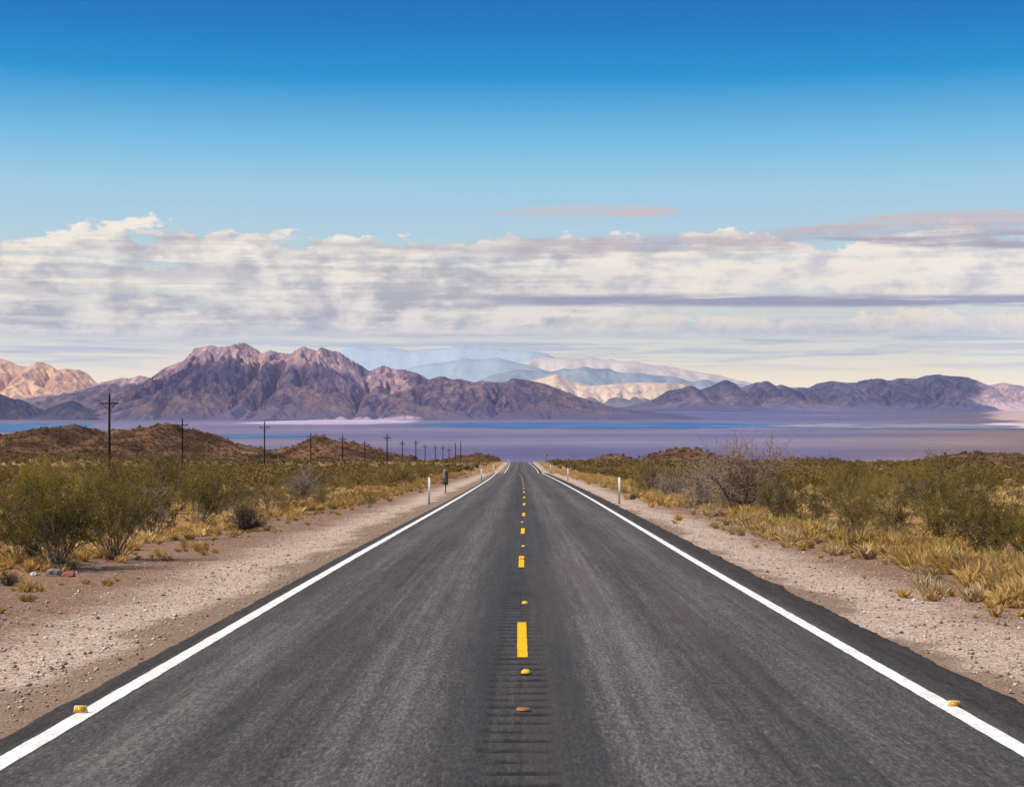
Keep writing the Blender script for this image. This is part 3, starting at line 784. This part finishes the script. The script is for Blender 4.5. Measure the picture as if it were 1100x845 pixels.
big1 = make_creosote(201, 2.1, 1.0, 40, 24); big2 = make_creosote(202, 2.2, 1.1, 40, 22, (.10, 0), 'leaf', .020, .25); big3 = make_creosote(203, 2.0, 1.25, 38, 21, (.08, 0), 'leaf', .020, .3)
put(62, 608, 118, big1, 'tall olive creosote bush at the left edge with stones at its foot', .3)
put(122, 598, 112, big2, 'tall creosote bush with pale bare stems leaning right over the gravel', 0, None)
put(212, 562, 76, big3, 'wide creosote bush with a dark forked stem beside the left shoulder', 0)
put(165, 578, 92, cre[2], 'olive creosote bush wedged between the leaning bush and the wide bush on the left', 1.2)
put(18, 604, 70, cre[6], 'thin yellowish bush with upright stems in tall grass at the left edge', 2.0)
put(92, 570, 78, cre[5], 'olive bush behind the two tallest left bushes', .7)
put(30, 565, 66, cre[1], 'dark olive bush behind the thin yellowish bush at the left edge', 3.)
put(262, 566, 40, 'blackish', 'low dark dead bush lying beside the wide creosote on the left', .4)
put(8, 622, 22, 'blackish', 'small blackish dead shrub on the soil at the bottom left edge', 1.4)
put(325, 538, 36, 'dead', 'wide grey leafless bush left of the small dark shrub', .4)
put(348, 545, 34, brn[0], 'brownish bush just in front of the wide grey leafless bush', 1.4)
put(397, 543.5, 23, cre[3], 'small dark green shrub alone on the left shoulder', 2.4)
put(288, 548, 40, brn[1], 'brown yellow bush in dry grass left of the grey leafless bush', .2)
put(430, 520, 27, cre[0], 'dense dark green bush left of the first white post', 1.2)
put(412, 522, 26, cre[4], 'dark green bush touching the dense one left of the first white post', 2.2)
put(455, 516, 24, cre[2], 'dark bush directly behind the mile panel', 4.)
put(704, 532, 46, brn[0], 'broad dark brown bush behind the right white post', .3)
put(688, 531, 38, cre[4], 'dark green bush on the left side of the broad brown bush', 2.3)
put(722, 536, 34, 'dead', 'grey brown dead bush right of the broad dark brown bush', 1.)
put(752, 544, 46, 'dead', 'wide grey dead bush touching the bare tree from the left', 2.)
put(775, 541, 42, brn[1], 'greenish brown bush under the bare tree', 3.)
put(842, 562, 62, cre[1], 'olive creosote bush just right of the bare tree', .5)
put(876, 566, 56, cre[3], 'dark olive creosote bush second right from the bare tree', 1.5)
put(915, 577, 66, cre[0], 'creosote bush with visible dark stems behind the right grass strip', 2.5)
put(962, 580, 66, cre[5], 'olive creosote bush near the middle of the right bush row', 3.5)
put(1012, 588, 72, big3, 'wide creosote bush with pale bare twigs on the right', 4.5)
put(1062, 598, 82, big1, 'largest olive bush of the right row beside tall dry grass', 5.0)
put(1105, 606, 86, cre[2], 'bush cut by the right edge of the picture', 1.)
put(925, 592, 24, cre[6], 'small green shrub in front of the right bush row in dry grass', 2.)
put(1000, 625, 26, brn[1], 'small straggly brown green shrub in the right grass strip', 1.)

# the bare tree on the right
def bare_tree(px, py, hpx):
    x, d, h = h_of(px, py, hpx)
    e = empty('bare_tree', (x, d, float(ground_z(x, d)) - .03)); tag(e, 'leafless grey brown tree with a dark trunk right of the road', 'tree')
    r = np.random.default_rng(77); tr, br = Geo(), Geo()
    H = h * 1.42
    limbs = []
    for k, (dx, dy) in enumerate([(-.45, .1), (-.12, -.1), (.28, .1), (.5, -.15), (.05, .35), (-.8, .0), (.85, .1)]):
        P = curve((dx * .12, dy * .12, 0), (dx, dy, 1.0), H * (.62 if abs(dx) < .6 else .5) * r.uniform(.9, 1.1), .15, r, 7)
        tr.tube(P, .055, .018, 5); limbs.append(P)
    tr.tube([(0, 0, -.1), (0, 0, .15), (.02, 0, .4)], .12, .07, 6)
    for P in limbs:
        for j in range(36):
            t = r.uniform(.38, 1) if r.random() < .85 else r.uniform(.15, .4); q = P[int(t * 6.99)]
            B = curve(q, (P[-1] - P[0]) / H + r.normal(size=3) * .55, H * r.uniform(.16, .36), .25, r, 5)
            br.tube(B, .016, .006, 3)
            for w in range(9):
                T = curve(B[r.integers(1, 6)], (B[-1] - B[0]) / H + r.normal(size=3) * .22, H * r.uniform(.06, .16), .15, r, 3)
                br.tube(T, .009, .005, 3)
    obj('trunk', tr.build('trunk', M['bark'], True), e); obj('branches', br.build('branches', M['twig']), e)
    taken.append((x, d, 1.0))
bare_tree(797, 548, 78)

# individual bushes scattered through the near scrub, then the rest as one mass
def free(x, y, rad):
    for (a, b, c) in taken:
        if (x - a) ** 2 + (y - b) ** 2 < (rad + c) ** 2 * .55: return False
    return True
r0 = np.random.default_rng(55)
protos = {}
n_ind = 0
kinds = [(c, 'g') for c in cre] + [(c, 'b') for c in brn]
side_words = {(-1, 0): 'left of the road among the nearest bushes', (-1, 1): 'in the dense scrub left of the road before the poles',
              (1, 0): 'right of the road among the nearest bushes', (1, 1): 'in the dense scrub right of the road before the mound'}
for tries in range(6000):
    d = math.sqrt(r0.uniform(30 ** 2, 118 ** 2)); side = r0.choice((-1, 1))
    lim = .335 * d + 1.0
    x = r0.uniform(10.2 if side > 0 else 10.2, max(lim, 10.4)) * side
    if abs(x) > lim: continue
    far = 1 if d > 62 else 0
    q = r0.random()
    s = (r0.uniform(.34, .72) if r0.random() < .75 else r0.uniform(.8, 1.15)) * (1.0 if abs(x) > 12 else .8)
    if not free(x, d, s * .75): continue
    z = float(ground_z(x, d)) - .03; rz = r0.uniform(0, 6.28)
    if q < .14:
        o = obj('dead_bush', dead[int(r0.integers(3))], None, (x, d, z)); o.rotation_euler = (0, 0, rz); o.scale = (s * .95,) * 3
        tag(o, 'grey leafless bush ' + side_words[(side, far)], 'dead bush', 'grey leafless bushes ' + side_words[(side, far)])
    else:
        (st, fo), t_ = kinds[int(r0.integers(len(kinds)))] if q < .8 else ((brn[int(r0.integers(2))]), 'b')
        w = 'olive green' if t_ == 'g' else 'brownish'
        thing_bush('creosote_bush', (('stems', st), ('foliage', fo)), (x, d, z), f'{w} creosote bush ' + side_words[(side, far)], 'bush', f'{w} bushes ' + side_words[(side, far)], rz, s)
    taken.append((x, d, s * .75)); n_ind += 1
    if n_ind > 150: break
print('individual bushes', n_ind)

def template(seed, n, size, H=1., W=.62):
    r = np.random.default_rng(seed)
    d = r.normal(size=(n, 3)); d /= np.linalg.norm(d, axis=1)[:, None]
    rad = r.uniform(.35, 1, (n, 1)) ** .5 * (1 + .25 * np.sin(3 * np.arctan2(d[:, 1:2], d[:, :1]) + seed))
    C = d * rad * np.array([W, W, .5]) + np.array([0, 0, .52]); C[:, 2] = np.abs(C[:, 2]); C[:, :2] *= (.45 + .75 * C[:, 2:3])
    C[:, 2] *= H
    a = r.normal(size=(n, 3)) + np.array([0, 0, .8]); a /= np.linalg.norm(a, axis=1)[:, None]
    b = r.normal(size=(n, 3)); b -= (a * b).sum(1)[:, None] * a; b /= np.linalg.norm(b, axis=1)[:, None]
    s = size * r.uniform(.5, 1.4, (n, 1))
    return np.stack([C - a * s, C - b * s * .5, C + a * s, C + b * s * .5], 1).reshape(-1, 3)
def scatter(name, P, S_, temps, m, r, label=None):
    Vs = []
    which = r.integers(len(temps), size=len(P)); ang = r.uniform(0, 2 * np.pi, len(P))
    for k, T in enumerate(temps):
        i = np.where(which == k)[0]
        if not len(i): continue
        c, s = np.cos(ang[i])[:, None], np.sin(ang[i])[:, None]
        x = T[None, :, 0] * c - T[None, :, 1] * s; y = T[None, :, 0] * s + T[None, :, 1] * c; z = np.repeat(T[None, :, 2], len(i), 0)
        W = np.stack([x, y, z], -1) * S_[i][:, None, None] + P[i][:, None, :]
        Vs.append(W.reshape(-1, 3))
    V = np.concatenate(Vs)
    return tag(obj(name, mesh(name, V, np.arange(len(V)).reshape(-1, 4), m)), label, None, None, 'stuff')
def area_points(n, d0, d1, r, xmin=10.5, wide=.35, power=2.0):
    u_ = r.uniform(0, 1, n); d = (d0 ** power + u_ * (d1 ** power - d0 ** power)) ** (1 / power)
    x = r.uniform(-1, 1, n) * (wide * d * 1.15 + 11); 
    k = np.abs(x - road_x(d)) > xmin + r.uniform(-.8, 1.2, n)
    x, d = x[k], d[k]
    return x, d, np.stack([x, d, ground_z(x, d) - .05], -1)
rs = np.random.default_rng(91)
x, d, P1 = area_points(3000, 112, 300, rs)
k = fbm(x * .03, d * .03, 2) > -.35
scatter('scrub', P1[k], rs.uniform(.5, 1.5, k.sum()), [template(s, 230, .085) for s in (1, 2, 3, 4)], M['scrub'], rs)
x, d, P2 = area_points(12500, 290, 1150, rs, wide=.36, power=1.6)
k = fbm(x * .012, d * .012, 2) > -.3
scatter('scrub', P2[k], rs.uniform(.6, 1.7, k.sum()), [template(s, 34, .24) for s in (5, 6, 7)], M['scrub'], rs)
x, d, P3 = area_points(4300, 30, 330, rs, xmin=10.0, power=1.5)
scatter('dry_brush', P3, rs.uniform(.35, .95, len(P3)), [template(s, 120, .07, .8, .8) for s in (11, 12, 13)], M['leaf_brown'], rs)
x, d, P4 = area_points(6500, 300, 1150, rs, wide=.36, power=1.5)
scatter('dry_brush', P4, rs.uniform(.6, 1.5, len(P4)), [template(s, 24, .24, .7, .9) for s in (15, 16)], M['leaf_brown'], rs)
# scrub on the hills
HP = []
for (hx, hy, Z, g) in hills:
    nn = int(len(hx) * len(hy) * .20); i = rs.integers(len(hy), size=nn); j = rs.integers(len(hx), size=nn)
    k = Z[i, j] > g[i, j] + .2
    HP.append(np.stack([hx[j][k] + rs.uniform(-.8, .8, k.sum()), hy[i][k], Z[i, j][k] - .1], -1))
HP = np.concatenate(HP); k = rs.random(len(HP)) < .5
scatter('hill_scrub', HP[k], rs.uniform(.5, 1.6, k.sum()), [template(s, 22, .26, .8) for s in (21, 22)], M['leaf_brown'], rs)
scatter('hill_scrub', HP[~k], rs.uniform(.5, 1.5, (~k).sum()), [template(s, 22, .26, .8) for s in (23, 24)], M['scrub'], rs)

# dry grass
def tuft(seed, n, w, H=.5, spread=.55):
    r = np.random.default_rng(seed)
    b = r.normal(size=(n, 3)) * .07; b[:, 2] = -.02
    d = r.normal(size=(n, 3)) * spread; d[:, 2] = 1
    L = H * r.uniform(.45, 1.1, (n, 1)); d = d / np.linalg.norm(d, axis=1)[:, None]
    side = np.cross(d, r.normal(size=(n, 3))); side /= np.linalg.norm(side, axis=1)[:, None]
    mid = b + d * L * .6; tip = mid + (d + np.array([0, 0, -.35]) + r.normal(size=(n, 3)) * .2) * L * .45
    return np.stack([b - side * w, b + side * w, mid + side * w * .8, tip], 1).reshape(-1, 3)
clear = [at_road(px, py) for px, py in ((57, 613), (74, 614), (36, 612.5), (105, 607.5))]
def grass(P, s, temps, m=None):
    k = np.ones(len(P), bool)
    for cx, cy_ in clear: k &= ~((np.abs(P[:, 0] - cx) < .35) & (P[:, 1] < cy_ + .1) & (P[:, 1] > cy_ - 2.5))
    P, s = P[k], np.asarray(s)[k]
    scatter('dry_grass', P, s, temps, m or M['grass'], rs)
def strip(n, y0, y1, fx, sd, thr=-.22):
    y = y0 * (y1 / y0) ** rs.uniform(0, 1, n); c = fx(y) + rs.normal(size=n) * sd
    k = fbm(c * .5, y * .22, 3) > thr
    c, y = c[k], y[k]; x = c + road_x(y)
    return np.stack([x, y, ground_z(x, y)], -1)
T1 = [tuft(s, 85, .0042, .55, .5) for s in (31, 32, 33, 38, 39)]; T2 = [tuft(s, 40, .010, .55) for s in (34, 35)]; T3 = [tuft(s, 14, .032, .6, .7) for s in (36, 37)]
fR = lambda y: 8.9 + .3 * np.sin(y * .21)
Pg = strip(2500, 24, 75, fR, .75, .05); grass(Pg, rs.uniform(.25, .95, len(Pg)) * (.75 + .5 * rs.random(len(Pg))), T1)
Pg = strip(420, 22, 75, lambda y: 8.2 + 0 * y, .9, -.1); grass(Pg, rs.uniform(.12, .40, len(Pg)), T1)
Pg = strip(700, 24, 75, fR, 1.0, -.12); grass(Pg, rs.uniform(.3, .85, len(Pg)), T1, M['straw'])
Pg = strip(1800, 75, 260, lambda y: 8.3 + 0 * y, .8); grass(Pg, rs.uniform(.6, 1.2, len(Pg)), T2)
Pg = strip(110, 30, 75, fR, .7); grass(Pg, rs.uniform(.5, 1.0, len(Pg)), T1, M['grass_green'])
Pg = strip(560, 22, 70, lambda y: -10.2 + 0 * y, .8); grass(Pg, rs.uniform(.2, .62, len(Pg)), T1)
Pg = strip(650, 70, 260, lambda y: -9.3 + 0 * y, .9); grass(Pg, rs.uniform(.5, 1.0, len(Pg)), T2)
Pg = strip(500, 260, 640, lambda y: 8.0 + 0 * y, .8); grass(Pg, rs.uniform(.6, 1.3, len(Pg)), T3)
Pg = strip(500, 260, 640, lambda y: -8.0 + 0 * y, .8); grass(Pg, rs.uniform(.6, 1.3, len(Pg)), T3)
x, d, P5 = area_points(7200, 22, 120, rs, xmin=9.6); k = fbm(x * .22, d * .13, 3) > -.12; grass(P5[k], rs.uniform(.35, 1.0, k.sum()), T1)
x, d, P6 = area_points(2600, 110, 330, rs); k = fbm(x * .1, d * .05, 3) > .02; grass(P6[k], rs.uniform(.6, 1.2, k.sum()), T2)
x, d, P7 = area_points(3600, 300, 1000, rs, power=1.5); k = fbm(x * .02, d * .01, 3) > .02; grass(P7[k], rs.uniform(.8, 1.4, k.sum()), T3)
# low sparse tufts on the bare soil by the shoulders
x = rs.uniform(-11.5, -7.2, 420); y = 20 * (70 / 20) ** rs.uniform(0, 1, 420); k = fbm(x * .7, y * .4, 2) > -.05
grass(np.stack([x, y, ground_z(x, y)], -1)[k], rs.uniform(.12, .35, k.sum()), T1)

# loose stones on the shoulders
def stone_mesh(seed):
    r = np.random.default_rng(seed); V = np.array([(1, 0, 0), (-1, 0, 0), (0, 1, 0), (0, -1, 0), (0, 0, .7), (0, 0, -.7)], float)
    V *= r.uniform(.6, 1.2, (6, 1)); V += r.normal(size=(6, 3)) * .12
    return V
FS = np.array([(0, 2, 4), (2, 1, 4), (1, 3, 4), (3, 0, 4), (2, 0, 5), (1, 2, 5), (3, 1, 5), (0, 3, 5)])
def m_stone():
    m, nt, b = mat('pebble', rough=.9, spec=.15); o = coords(nt)
    c = E(nt, voro(nt, o, 9, 'F1', 'Color'))
    r_, g_, b_ = xyz(nt, voro(nt, o, 9, 'F1', 'Color'))
    col = mixc(nt, r_, lin(98, 76, 64), lin(222, 204, 190)); setc(nt, b, mixc(nt, g_.step(.8, .95) * .8, col, lin(84, 64, 56)))
    return m
M['stone'] = m_stone()
Vs = []; n = 26000
y = 11 * (80 / 11) ** rs.uniform(0, 1, n); side = rs.choice((-1, 1), n)
c = np.where(side > 0, EDGE_R + .1, -EDGE_L + .1) + rs.gamma(1.6, 1.5, n); x = side * c + road_x(y)
s = np.exp(rs.normal(-4.45, .5, n)).clip(.005, .05)
P = np.stack([x, y, ground_z(x, y) + s * .3], -1); st = [stone_mesh(k) for k in range(8)]
w = rs.integers(8, size=n); T = np.stack(st)[w]; a = rs.uniform(0, 6.28, n)
ca, sa = np.cos(a)[:, None], np.sin(a)[:, None]
V = np.stack([T[:, :, 0] * ca - T[:, :, 1] * sa, T[:, :, 0] * sa + T[:, :, 1] * ca, T[:, :, 2]], -1) * s[:, None, None] + P[:, None, :]
F = (FS[None] + (np.arange(n) * 6)[:, None, None]).reshape(-1, 3)
tag(obj('gravel', mesh('gravel', V.reshape(-1, 3), F, M['stone'])), kind='stuff')

# stones and litter at the foot of the left bush
def rock(name, px, py, w, h, color, label, cat, seed, flat=.5, rough=.9):
    x, d = at_road(px, py)
    r = np.random.default_rng(seed); import bmesh
    bm = bmesh.new(); bmesh.ops.create_icosphere(bm, subdivisions=2, radius=1)
    for v in bm.verts:
        n = .75 + .35 * float(perlin(v.co.x * 1.3 + seed, v.co.y * 1.3 + v.co.z)) + .06 * r.normal()
        q = v.co * n
        v.co = (max(-.75, min(.75, q.x)) * w * .65, q.y * w * .5, max(-.4, min(.62, q.z)) * h)
    me = bpy.data.meshes.new(name); bm.to_mesh(me); bm.free()
    m, nt, b = mat(name + '_surface', color, rough); o = coords(nt)
    setc(nt, b, mixc(nt, noise(nt, o, 14, 4, .7), tuple(v * .6 for v in color), color)); me.materials.append(m)
    o = obj(name, me, None, (x, d, float(ground_z(x, d)) + h * .25)); tag(o, label, cat)
rock('rock', 57, 613, .30, .17, (.36, .29, .26), 'pale grey angular rock at the foot of the tall left bush', 'rock', 1)
rock('rock', 74, 614, .26, .12, (.40, .13, .10), 'reddish rock beside the pale rock under the tall left bush', 'rock', 2)
rock('rock', 36, 612.5, .15, .08, (.72, .68, .64), 'small white stone left of the pale grey rock', 'rock', 3)
rock('rock', 105, 607.5, .13, .06, (.75, .72, .70), 'small white stone right of the tall left bush', 'rock', 4)
rock('rock', 679, 534.5, .42, .3, (.06, .05, .045), 'black rock on the soil right of the right white post', 'rock', 5)

# ------------------------------------------------------------------ posts, panel, sign
M['post'] = m_paint('white_plastic', (.80, .79, .77), .2)
M['steel'] = mat('dark_steel', (.035, .033, .032), .6)[0]
M['panel'] = m_paint('grey_aluminium', (.20, .165, .135), .3)
M['sign'] = m_paint('sign_yellow', (.66, .30, .012), .2)
M['black'] = mat('black_film', (.012, .012, .012), .6)[0]
M['amber'] = mat('amber_reflector', (.6, .30, .05), .3)[0]
def delineator():
    e = empty('delineator_post')
    g = Geo(); w = .055
    n = 6; ys_ = np.linspace(-w, w, n)
    V = [];
    for zz in (.05, 1.27):
        for s_ in (0, 1):
            for q in ys_: V.append((q, .018 * (1 - (q / w) ** 2) + s_ * .006, zz + (.012 * (1 - (q / w) ** 2) if zz > 1 else 0)))
    F = []
    for i in range(n - 1):
        F += [(i, i + 1, 2 * n + i + 1, 2 * n + i), (n + i + 1, n + i, 3 * n + i, 3 * n + i + 1), (2 * n + i, 2 * n + i + 1, 3 * n + i + 1, 3 * n + i), (i + 1, i, n + i, n + i + 1)]
    F += [(0, 2 * n, 3 * n, n), (n - 1, 2 * n - 1, 4 * n - 1, 3 * n - 1)]
    g.add(V, F); obj('blade', g.build('blade', M['post']), e)
    g = Geo(); g.box(-.045, .045, -.006, .032, -.15, .049); obj('base', g.build('base', M['steel']), e)
    return e
posts = [(665.2, 81.5, 4.93, 'white delineator post nearest the camera on the right shoulder'), (461, 80.5, -4.55, 'white delineator post nearest the camera on the left shoulder'),
         (610, 169, 4.97, 'second white delineator post along the right shoulder'), (517, 169, -4.15, 'second white delineator post along the left shoulder'),
         (591.5, 262, 4.9, 'third white delineator post along the right shoulder'), (530, 250, -4.3, 'third white delineator post along the left shoulder'),
         (582.5, 352, 5.0, 'fourth white delineator post right, past the dip'), (536.5, 352, -4.7, 'fourth white delineator post left, past the dip'),
         (574, 520, 4.9, 'far white post right near the end of the road'), (541.5, 450, -4.7, 'far white post left near the end of the road'), (546, 560, -4.7, 'farthest white post left at the end of the road')]
e0 = None
for i, (px, d, xo, lab) in enumerate(posts):
    e = delineator() if i == 0 else copy_tree(e0)
    if i == 0: e0 = e
    x = (px - VX) * d / FPX
    e.location = (x, d, float(ground_z(x, d))); e.rotation_euler = (0, 0, .06 * math.sin(i * 2.3)); e.scale = (1, 1, 1.03 if i < 4 else 1.15)
    tag(e, lab, 'marker post', 'white delineator posts along the shoulders')
x, d = (478.7 - VX) * 107 / FPX, 107
e = empty('mile_panel', (x, d, float(ground_z(x, d))), .04); tag(e, 'narrow grey mile panel seen from behind on a dark post left of the road', 'sign')
g = Geo(); g.box(-.165, .165, .0, .004, .56, 1.62); obj('panel', g.build('panel', M['panel']), e)
g = Geo(); g.box(-.035, .035, -.028, -.003, -.2, 1.50); g.box(-.05, .05, -.034, -.029, .62, .80); g.box(-.05, .05, -.034, -.029, 1.28, 1.40); obj('post', g.build('post', M['steel']), e)
# yellow diamond
d = 560; x = (586.4 - VX) * d / FPX; zc = CAM_Z - (488.7 - HY) * d / FPX
gz = float(ground_z(x, d))
e = empty('warning_sign', (x, d, gz)); tag(e, 'small yellow diamond warning sign with a black symbol at the end of the road', 'sign')
g = Geo(); q = .62
g.add([(0, 0, zc - gz - q), (q, 0, zc - gz), (0, 0, zc - gz + q), (-q, 0, zc - gz), (0, .006, zc - gz - q), (q, .006, zc - gz), (0, .006, zc - gz + q), (-q, .006, zc - gz)],
      [(0, 1, 2, 3), (7, 6, 5, 4), (0, 4, 5, 1), (1, 5, 6, 2), (2, 6, 7, 3), (3, 7, 4, 0)])
obj('plate', g.build('plate', M['sign']), e)
g = Geo(); h = zc - gz
g.box(-.05, .05, -.004, -.001, h - .3, h - .0005); g.box(-.16, .16, -.004, -.001, h, h + .12); g.add([(-.26, -.003, h + .122), (.26, -.003, h + .122), (.03, -.003, h + .36), (-.03, -.003, h + .36)], [(0, 1, 2, 3)])
obj('symbol', g.build('symbol', M['black']), e)
g = Geo(); g.box(-.05, .05, .008, .10, -.3, h + .4); obj('post', g.build('post', M['steel']), e)

# ------------------------------------------------------------------ utility poles
M['pole'] = m_bark('creosoted_wood', (.012, .010, .009), (.035, .028, .022))
M['insulator'] = mat('glass_insulator', (.10, .11, .10), .3, .5)[0]
def pole(px, py, d, arm, label, thin=1.):
    x = (px - VX) * d / FPX; g0 = float(ground_z(x, d)); top = CAM_Z - (py - HY) * d / FPX
    for (hx, hy, Z, g_) in hills:
        if hx[0] < x < hx[-1] and hy[0] < d < hy[-1]: g0 = max(g0, Z[np.searchsorted(hy, d) - 1, np.searchsorted(hx, x) - 1] - .5)
    H = top - g0
    e = empty('utility_pole', (x, d, g0)); tag(e, label, 'utility pole', 'wooden poles of the power line on the left')
    k = 1.0 if d < 500 else 1.25
    g = Geo(); g.tube([(0, 0, -.5), (0, 0, H * .5), (0, 0, H - .35)], .19 * k * thin, .13 * k * thin, 8); obj('shaft', g.build('shaft', M['pole'], True), e)
    g = Geo()
    if arm:
        za = H - 1.55
        a = Geo(); a.box(-1.25, 1.25, -.17 - .02 * k, -.03 - .14 * k - .0, za - .08 * k, za + .08 * k)
        a.box(-1.25, 1.25, -.30, -.165, za - .075 * k, za + .075 * k); obj('crossarm', a.build('crossarm', M['pole']), e)
        for s_ in (-1, 1):
            bb = Geo(); bb.tube([(s_ * .95, -.24, za - .05), (s_ * .5, -.22, za - .5), (s_ * .06, -.2, za - .95)], .04 * k, .04 * k, 4, cap=True); obj('brace', bb.build('brace', M['pole']), e)
            ii = Geo(); ii.tube([(s_ * 1.15, -.235, za + .07), (s_ * 1.15, -.235, za + .28), (s_ * 1.15, -.235, za + .5)], .06 * k, .05 * k, 6); obj('insulator', ii.build('insulator', M['insulator']), e)
    ii = Geo(); ii.tube([(0, 0, H - .4), (0, 0, H - .2), (0, 0, H)], .08 * k, .05 * k, 6); obj('insulator', ii.build('insulator', M['insulator']), e)
P_ = [(117, 420.5, 215, 1, 'tallest nearest wooden utility pole at the left with one crossarm'),
      (195.5, 448.5, 345, 1, 'utility pole standing in front of the second peak of the brown twin hill'),
      (284, 451.5, 370, 1, 'utility pole between the twin hill and the conical hill'),
      (333.7, 464, 540, 1, 'utility pole in front of the left slope of the conical hill'),
      (368, 466.5, 576, 1, 'utility pole in front of the right slope of the conical hill'),
      (391.7, 472, 700, 1, 'short utility pole over the foot of the conical hill'),
      (415.8, 465.2, 549, 1, 'tall utility pole just right of the conical hill'),
      (432.2, 472, 690, 1, 'first of the far poles right of the tall pole beyond the conical hill'),
      (446.7, 471.3, 690, 1, 'second of the far poles right of the tall pole beyond the conical hill'),
      (456.7, 476.5, 860, 1, 'third of the far poles right of the tall pole beyond the conical hill'),
      (467.7, 477.5, 900, 1, 'fourth of the far poles right of the tall pole, midway along the row'),
      (475.7, 478, 930, 1, 'fifth of the far poles, left of the shortest one'),
      (482.3, 480.3, 1000, 1, 'shortest farthest utility pole with a crossarm'),
      (489.2, 475, 800, 0, 'left one of two plain poles without crossarm near the road end'),
      (495, 473, 770, 0, 'right one of two plain poles without crossarm near the road end')]
for a in P_: pole(*a)

# ------------------------------------------------------------------ clouds overhead that shade the valley
def cloud(label, poly_fn, x0, x1, y0, y1, cell=220, H=5200, seed=1):
    """a lumpy cloud whose shadow falls where poly_fn (on the ground) is positive"""
    x = np.arange(x0, x1 + cell, cell); y = np.arange(y0, y1 + cell, cell)
    XX, YY = np.meshgrid(x, y); f = poly_fn(XX, YY)
    th = np.clip(f, 0, 1)
    off = (H - VALLEY) / S[2]
    cx = XX + S[0] * off; cy = YY + S[1] * off
    top = H + th * (420 + 380 * (fbm(XX / 900, YY / 900, 4) + .4)); bot = H - th * 60
    n = XX.size; V = np.concatenate([np.stack([cx, cy, bot], -1).reshape(-1, 3), np.stack([cx, cy, np.maximum(top, bot + .0)], -1).reshape(-1, 3)])
    ok = (f > 0); a = ok[:-1, :-1] & ok[1:, :-1] & ok[:-1, 1:] & ok[1:, 1:]
    i = np.arange(n).reshape(XX.shape); q = np.stack([i[:-1, :-1][a], i[:-1, 1:][a], i[1:, 1:][a], i[1:, :-1][a]], 1)
    F = np.concatenate([q[:, ::-1], q + n])
    # side walls round the rim
    rim = []
    ap = np.pad(a, 1)
    for dy, dx, e in ((-1, 0, ((0, 0), (0, 1))), (1, 0, ((1, 1), (1, 0))), (0, -1, ((1, 0), (0, 0))), (0, 1, ((0, 1), (1, 1)))):
        nb = ap[1 + dy:1 + dy + a.shape[0], 1 + dx:1 + dx + a.shape[1]]
        jj, kk = np.where(a & ~nb)
        p = i[jj + e[0][0], kk + e[0][1]]; r_ = i[jj + e[1][0], kk + e[1][1]]
        rim.append(np.stack([p, r_, r_ + n, p + n], 1))
    F = np.concatenate([F] + rim)
    o = obj('cloud', mesh('cloud', V, F, M['cloud'], True)); tag(o, label, None, None, 'structure')
    return o
def m_cloud():
    m, nt, b = mat('cloud_vapour', (.9, .9, .9), 1, 0)
    tr = nt.nodes.new('ShaderNodeBsdfTransparent'); mx = nt.nodes.new('ShaderNodeMixShader')
    o = coords(nt); mx.inputs[0].default_value = .5
    nn = noise(nt, o, .0011, 5, .6)
    nt.links.new((nn.step(.34, .60) * .24 + .42).s, mx.inputs[0])
    nt.links.new(tr.outputs[0], mx.inputs[1]); nt.links.new(b.outputs[0], mx.inputs[2])
    nt.links.new(mx.outputs[0], nt.nodes['Material Output'].inputs['Surface'])
    return m
M['cloud'] = m_cloud()
def shade_fn(x, y):
    n = fbm(x / 2600 + 3, y / 1700, 4)
    f = .75 + n * .9
    f = f * smooth(1500, 2100, y) * (1 - smooth(16200, 17000, y))
    f = f - 2.2 * smooth(.195, .235, -x / y) * smooth(11500, 13800, y)     # left range stays in the sun
    f = f - 2.0 * smooth(.262, .30, x / y) * smooth(5500, 7500, y)         # and the right edge
    f = f - 1.6 * np.exp(-(((x + 850) / 520) ** 2 + ((y - 7650) / 720) ** 2))   # sunlit fan
    f = f - 1.9 * smooth(9170, 9420, y - 150 * np.sin(x / 330.)) * smooth(-2350, -2000, x) * (1 - smooth(-700, -350, x)) * (1 - smooth(11200, 11800, y))
    return f
cloud('broken cloud deck over the valley', shade_fn, -7000, 7000, 1400, 17200, 130)

# ------------------------------------------------------------------ air
hz = bpy.data.materials.new('haze_air'); hz.use_nodes = True; nt = hz.node_tree
for n in list(nt.nodes):
    if n.type == 'BSDF_PRINCIPLED': nt.nodes.remove(n)
vol = nt.nodes.new('ShaderNodeVolumePrincipled')
vol.inputs['Color'].default_value = (.40, .56, 1.0, 1); vol.inputs['Density'].default_value = 2.2e-5; vol.inputs['Anisotropy'].default_value = .0
nt.links.new(vol.outputs[0], nt.nodes['Material Output'].inputs['Volume'])
g = Geo(); g.box(-20000, 20000, -400, 27000, VALLEY - 8, 850)
tag(obj('haze', g.build('haze', hz)), kind='stuff')

# ------------------------------------------------------------------ render settings
vs = sc.view_settings; vs.view_transform = 'Standard'; vs.look = 'None'; vs.exposure = 0; vs.gamma = 1; vs.use_curve_mapping = False
cy = sc.cycles
cy.use_denoising = True
try: cy.denoiser = 'OPENIMAGEDENOISE'
except Exception: pass
cy.max_bounces = 5; cy.diffuse_bounces = 3; cy.volume_bounces = 1; cy.transparent_max_bounces = 12; cy.transmission_bounces = 2
cy.use_adaptive_sampling = True; cy.adaptive_threshold = .01
